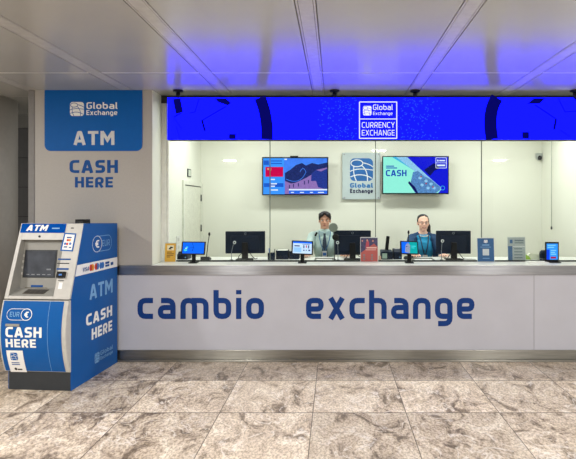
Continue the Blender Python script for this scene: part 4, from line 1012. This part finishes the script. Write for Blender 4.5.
# ------------------------------------------------------------------ PEOPLE
HAIRD = mat('dark_hair', (17,15,19), .5, var=.3, scale=60)
def skin(name, c): return mat(name, c, .5, var=.05, scale=25)
def person(px, top_y, chin_y, Y, label, sk, female=False, reach=(.22, .22), smile=False):
    x = X_(px, Y); top = Z_(top_y, Y); chin = Z_(chin_y, Y); hh = top-chin; k = hh/.228
    O = Vector((x, Y, 0))
    def V(a, b, c): return (a, b, c)          # local metres, facing -y
    sh = chin-.058                              # shoulder line
    sw = .134 if female else .15
    m = MB()
    # head
    c = chin
    m.ell((0,.012,c+.143*k), (.072*k,.09*k,.083*k)); m.ell((0,-.018,c+.075*k), (.062*k,.068*k,.064*k)); m.ell((0,-.045,c+.022*k), (.028*k,.03*k,.022*k))
    m.ell((0,-.055,c+.13*k), (.05*k,.03*k,.028*k))
    m.cap((0,-.083*k,c+.118*k), (0,-.1*k,c+.088*k), .008*k, .013*k); m.ell((.01*k,-.088*k,c+.083*k), (.009*k,.01*k,.008*k)); m.ell((-.01*k,-.088*k,c+.083*k), (.009*k,.01*k,.008*k))
    m.ell((0,-.078*k,c+.055*k), (.024*k,.012*k,.014*k))
    for s in (-1, 1):
        m.ell((s*.074*k,.012,c+.108*k), (.009*k,.02*k,.031*k)); m.ell((s*.036*k,-.048*k,c+.085*k), (.026*k,.028*k,.026*k)); m.ell((s*.036*k,-.015*k,c+.055*k), (.02*k,.04*k,.03*k))
    m.cap((0,.015,c+.05), (0,.02,sh+.0), .054 if not female else .046, .058 if not female else .05)
    # trunk, hips, legs
    m.ell((0,.015,sh-.02), (sw*.8,.075,.05)); m.ell((0,.0,sh-.16), (sw*.92,.105,.17)); m.ell((0,.005,sh-.34), (sw*.82,.095,.15)); m.ell((0,.015,sh-.5), (sw*.95,.11,.13))
    hip = sh-.52
    for s in (-1, 1):
        m.cap((s*.085,.015,hip), (s*.09,.0,hip*.54), .078, .056); m.cap((s*.09,.0,hip*.54), (s*.095,.025,.09), .054, .038)
        m.ell((s*.1,-.035,.038), (.045,.12,.036))
        m.cap((s*.03,.03,sh+.03), (s*sw,.01,sh-.035), .034, .046)
        # arms
        S = Vector((s*sw,.01,sh-.03)); r = reach[0] if s < 0 else reach[1]
        E = Vector((s*(sw+.062),-.14,ZT+.055)); Wq = Vector((s*r,-.30,ZT+.045))
        m.cap(S, E, .05, .041); m.cap(E, Wq, .04, .026)
        # hand, palm down on the worktop
        d = (Wq-E); d.z = 0; d.normalize(); sd_ = Vector((-d.y, d.x, 0)); pc_ = Wq+d*.05+Vector((0,0,-.018))
        rot = Matrix((sd_, d, Vector((0,0,1)))).transposed()
        m.ell(pc_, (.04,.05,.016), rot); m.cap(Wq, pc_, .024, .02)
        for i, (off, ln) in enumerate(((-.029,.062),(-.010,.075),(.010,.071),(.028,.055))):
            A = pc_+sd_*off+d*.036+Vector((0,0,.002)); B = A+d*ln*.5+sd_*off*.25+Vector((0,0,.008)); Cc = B+d*ln*.5+sd_*off*.15+Vector((0,0,-.018))
            m.cap(A, B, .0095, .0088, 8); m.cap(B, Cc, .0086, .0072, 8)
        ts = -s   # thumbs point inwards
        sgn = 1 if (sd_.x*ts) > 0 else -1
        A = pc_+sd_*sgn*.03-d*.018; B = A+sd_*sgn*.026+d*.026; Cc = B+d*.03+sd_*sgn*.004+Vector((0,0,-.004)); m.cap(A, B, .0125, .0105, 8); m.cap(B, Cc, .0102, .0085, 8)
    body_ = m.build('person', sk, None, remesh=.0048, smooth_it=2)
    body_.location = O; tag(body_, label, 'person')
    def child(mb, name, mt, **kw): return mb.build(name, mt, body_, raw=True, **kw)
    # eyes, brows, lips
    EW = mat('eye_white', (226,222,216), .3); EI = mat('eye_dark', (38,26,20), .2)
    for s in (-1, 1):
        e = MB(); e.ell((s*.03*k,-.0735*k,c+.115*k), (.0135*k,.0085*k,.0075*k), mi=0); e.ell((s*.03*k,-.0805*k,c+.115*k), (.006*k,.0035*k,.0062*k), mi=1); child(e, 'eye', [EW, EI])
        e = MB(); e.tube([(s*.015*k,-.086*k,c+.1335*k),(s*.03*k,-.083*k,c+.1365*k),(s*.046*k,-.073*k,c+.1325*k)], [.0022*k,.003*k,.0015*k], 6); child(e, 'eyebrow', HAIRD)
    LIP = mat('lip_rose', (160,86,80), .45)
    if smile:
        e = MB(); n_ = 9
        up_ = [(-.029+.058*i/(n_-1)) for i in range(n_)]
        yy = lambda x: -.0925+(.016)*(x/.029)**2
        q_ = [((x*k, yy(x)*k-.001, c+(.0555+.0065*(x/.029)**2)*k), (x*k, yy(x)*k, c+(.0455+.0165*(x/.029)**2)*k)) for x in up_]
        for (a0, b0), (a1, b1) in zip(q_, q_[1:]): e.quad([a0, b0, b1, a1])
        child(e, 'teeth', mat('teeth', (232,228,220), .3))
        for j in (0, 1):
            e = MB(); e.tube([tuple(Vector(p[j])+Vector((0,-.001,0))) for p in q_], [(.0012+.0014*(1-(x/.029)**2))*k for x in up_], 6); child(e, 'lip', LIP)
    else:
        for dz in (.003, -.004):
            e = MB(); e.tube([(-.022*k,-.082*k,c+.055*k),(0,-.0925*k,c+(.055+dz)*k),(.022*k,-.082*k,c+.055*k)], [.0022*k,.004*k,.0022*k], 6); child(e, 'lip', LIP)
    return body_, child, c, k, sh, sw

def torso(mb, sh, sw, g, bottom, vneck=False):
    mb.ell((0,.016,sh-.025), (sw*.82+g,.078+g,.05+g)); mb.ell((0,.0,sh-.16), (sw*.92+g,.108+g,.17+g)); mb.ell((0,.005,sh-.34), (sw*.84+g,.1+g,.15+g)); mb.ell((0,.015,sh-.5), (sw*.96+g,.114+g,.12))
    return mb
def sleeves(mb, sh, sw, g, reach, cut=1.0):
    for s in (-1, 1):
        mb.cap((s*.05,.032,sh+.012), (s*sw,.01,sh-.035), .032+g, .046+g)
        S = Vector((s*sw,.01,sh-.03)); r = reach[0] if s < 0 else reach[1]
        E = Vector((s*(sw+.062),-.14,ZT+.055)); W = Vector((s*r,-.30,ZT+.045)); Q = E+(W-E)*cut
        mb.cap(S, E, .05+g, .041+g)
        if cut > .05: mb.tube([E, Q], [.041+g, .041+g-(.014*cut)], 14)
    return mb
def legs(child, sh, sw, m_, shoe):
    hip = sh-.52; t = MB(); t.ell((0,.015,sh-.5), (sw*.98,.118,.125))
    for s in (-1, 1): t.cap((s*.085,.015,hip), (s*.09,.0,hip*.54), .086, .064); t.cap((s*.09,.0,hip*.54), (s*.095,.022,.09), .064, .05)
    child(t, 'trousers', m_, remesh=.01)
    for s in (-1, 1):
        q = MB(); q.ell((s*.1,-.035,.042), (.05,.128,.042)); q.box(s*.1-.045, s*.1+.045, -.14, .07, 0, .012); child(q, 'shoe', shoe, remesh=.008)

# --- the man
SKM = skin('skin_man', (206,154,128))
MR = (.22, .24)
man, ch, c, k, sh, sw = person(324.8, 211.8, 229.2, 6.28, 'man with short dark hair in pale shirt and dark tie behind the counter', SKM, reach=MR)
SHIRT = mat('pale_shirt', (182,204,200), .7, var=.08, scale=22, bump=.15)
t = torso(MB(), sh, sw, .012, 0); sleeves(t, sh, sw, .012, MR, .8)
t.cap((0,.016,sh+.03), (0,.02,sh-.01), .066, .075)
ch(t, 'shirt', SHIRT, remesh=.007, smooth_it=4)
for s in (-1, 1):
    q = MB(); q.prism([(s*.004, sh+.028), (s*.06, sh+.045), (s*.066, sh+.01), (s*.03, sh-.02)], -.098, -.085, 'y'); ch(q, 'collar', mat('collar_pale', (176,204,208), .7), bevel=.003)
TIE = mat('navy_tie', (30,48,70), .5, var=.35, scale=60)
q = MB(); yb = -.135
q.prism([(-.017, sh+.012), (.017, sh+.012), (.012, sh-.018), (-.012, sh-.018)], -.112, -.094, 'y')
for z0, z1, w0, w1, ya, yc in ((sh-.018, sh-.1, .013, .024, -.112, -.127), (sh-.1, sh-.2, .024, .033, -.127, -.131), (sh-.2, sh-.31, .033, .038, -.131, -.118), (sh-.31, sh-.36, .038, .002, -.118, -.112)):
    f = [(-w0, ya, z0), (w0, ya, z0), (w1, yc, z1), (-w1, yc, z1)]; g2 = [(p[0], p[1]+.01, p[2]) for p in f]
    va = [q.bm.verts.new(p) for p in f]; vb = [q.bm.verts.new(p) for p in g2]
    q._mi([q.bm.faces.new(va), q.bm.faces.new(vb[::-1])]+[q.bm.faces.new((va[i], vb[i], vb[(i+1)%4], va[(i+1)%4])) for i in range(4)], 0)
ch(q, 'tie', TIE)
def lanyard(ch, sh, m_, card):
    for s in (-1, 1):
        q = MB(); q.tube([(s*.065,.02,sh+.04),(s*.072,-.06,sh+.015),(s*.06,-.105,sh-.06),(s*.04,-.128,sh-.13),(s*.008,-.134,sh-.2)], .0055, 6); ch(q, 'lanyard', m_)
    q = MB(); q.box(-.028, .028, -.141, -.136, sh-.27, sh-.2); q.box(-.02, .02, -.1415, -.141, sh-.255, sh-.22, 1); ch(q, 'name_card', card)
lanyard(ch, sh, mat('lanyard_blue', (60,110,150), .6), [WHITE, CARDBLUE])
q = MB(); q.obox(Vector((-.105,-.075,sh+.0)), (.012,.012,.026), Matrix.Rotation(R(25), 3, 'Y')); ch(q, 'shoulder_clip', BLACK, bevel=.003)
legs(ch, sh, sw, mat('dark_trousers', (34,36,44), .8), mat('black_shoe', (18,18,18), .4))
h_ = MB(); h_.ell((0,.024,c+.158*k), (.0775*k,.09*k,.079*k)); h_.ell((0,.045,c+.12*k), (.074*k,.066*k,.07*k)); h_.ell((0,-.01,c+.212*k), (.06*k,.07*k,.026*k))
for s in (-1, 1):
    h_.ell((s*.046*k,-.055*k,c+.19*k), (.036*k,.04*k,.03*k)); h_.ell((s*.07*k,-.005,c+.155*k), (.014*k,.034*k,.04*k)); h_.ell((s*.066*k,-.05*k,c+.168*k), (.016*k,.024*k,.03*k))
ch(h_, 'hair', HAIRD, remesh=.005, smooth_it=2)

# --- the woman
SKW = skin('skin_woman', (240,192,170))
WR = (.17, .19)
wom, ch, c, k, sh, sw = person(423.2, 214.2, 231.5, 6.28, 'smiling woman with glasses, teal top and navy cardigan behind the counter', SKW, True, WR, True)
TEAL = mat('teal_top', (14,150,200), .7, var=.1, scale=30)
NAVYC = mat('navy_cardigan', (22,64,104), .8, var=.15, scale=40, bump=.2)
t = torso(MB(), sh, sw, .010, 0); ch(t, 'top', TEAL, remesh=.007, smooth_it=3)
# cardigan: open at the front, covers shoulders, flanks, back and arms
t = MB(); t.ell((0,.03,sh-.022), (sw*.86,.078,.058))
for s in (-1, 1):
    t.cap((s*.115,-.035,sh-.03), (s*.146,-.04,sh-.2), .038, .036); t.cap((s*.146,-.04,sh-.2), (s*.144,-.035,sh-.48), .036, .04)
t.ell((0,.05,sh-.16), (sw+.016,.085,.17)); t.ell((0,.055,sh-.36), (sw*.98,.08,.18)); sleeves(t, sh, sw, .013, WR, .85)
ch(t, 'cardigan', NAVYC, remesh=.007, smooth_it=3)
for s in (-1, 1):
    q = MB(); q.tube([(s*.06,.02,sh+.035),(s*.058,-.06,sh+.005),(s*.045,-.1,sh-.05),(s*.03,-.124,sh-.13),(s*.006,-.129,sh-.22)], .006, 6); ch(q, 'lanyard', mat('lanyard_navy', (20,36,70), .6))
q = MB(); q.box(-.03, .03, -.138, -.132, sh-.3, sh-.22); q.box(-.02, .02, -.1385, -.138, sh-.28, sh-.24, 1); ch(q, 'name_card', [WHITE, BLACK])
q = MB()
for i in range(11):
    a_ = R(200+14*i); q.ell((.062*math.cos(a_), .005+.095*math.sin(a_)*.9, sh+.022-.02*abs(math.sin(a_))), (.008,.008,.008), sub=1)
ch(q, 'necklace', mat('pearl', (222,214,198), .3))
legs(ch, sh, sw, mat('navy_trousers', (26,32,48), .8), mat('black_shoe', (18,18,18), .4))
h_ = MB(); h_.ell((0,.036,c+.152*k), (.0765*k,.086*k,.079*k)); h_.ell((0,.05,c+.115*k), (.07*k,.06*k,.06*k)); h_.ell((0,.03,c+.176*k), (.076*k,.088*k,.056*k)); h_.ell((0,.012,c+.212*k), (.05*k,.05*k,.018*k))
for s in (-1, 1): h_.ell((s*.07*k,.01,c+.145*k), (.01*k,.024*k,.034*k))
h_.cap((.045,.085,c+.14*k), (.072,.07,c+.06*k), .03, .034); h_.cap((.072,.07,c+.06*k), (.084,.03,c-.05), .033, .018)
ch(h_, 'hair', HAIRD, remesh=.005, smooth_it=2)
q = MB()
for s in (-1, 1):
    q.torus((s*.031*k,-.094*k,c+.115*k), .0205*k, .0008, 'y', 20, 6); q.tube([(s*.051*k,-.093*k,c+.119*k),(s*.074*k,-.05*k,c+.12*k),(s*.08*k,.015,c+.118*k)], .0015, 6)
q.tube([(-.011*k,-.095*k,c+.118*k),(.011*k,-.095*k,c+.118*k)], .0016, 6)
ch(q, 'glasses', mat('glasses_frame', (110,84,80), .3))

# ------------------------------------------------------------------ LIGHT, CAMERA
def area(name, loc, sx, sy, power, col=(1,1,1), rot=(0,0,0)):
    l = bpy.data.lights.new(name, 'AREA'); l.shape = 'RECTANGLE'; l.size = sx; l.size_y = sy; l.energy = power; l.color = col
    o = bpy.data.objects.new(name, l); COL.objects.link(o); o.location = loc; o.rotation_euler = rot
    return o
for i, x in enumerate((-1.1, .5, 2.1)): area('office_light', (x, 6.1, 2.76), 1.0, .2, 23, (1, 1, .95))
for x, y in ((-1.75, 1.6), (2.66, 1.6), (-4.4, 2.6), (.95, .2), (-2.75, -2.2), (4.3, -2.2)):
    area('hall_light', (x, y, 2.76), .3, .14, 80, (1, .975, .94))
w = bpy.data.worlds.new('World'); SC.world = w; w.use_nodes = True
bg = w.node_tree.nodes['Background']; bg.inputs['Color'].default_value = (1, .985, .96, 1); bg.inputs['Strength'].default_value = 1.0
cam = bpy.data.cameras.new('camera'); co = bpy.data.objects.new('camera', cam); COL.objects.link(co)
co.location = (0, 0, H); co.rotation_euler = (R(90), 0, 0)
cam.sensor_width = 36; cam.sensor_fit = 'HORIZONTAL'; cam.lens = 36*F/576
cam.shift_x = -(CX-288)/576; cam.shift_y = -(229.5-CY)/576; cam.clip_start = .05
SC.camera = co
SC.view_settings.view_transform = 'Standard'; SC.view_settings.look = 'None'; SC.view_settings.exposure = 0; SC.view_settings.gamma = 1
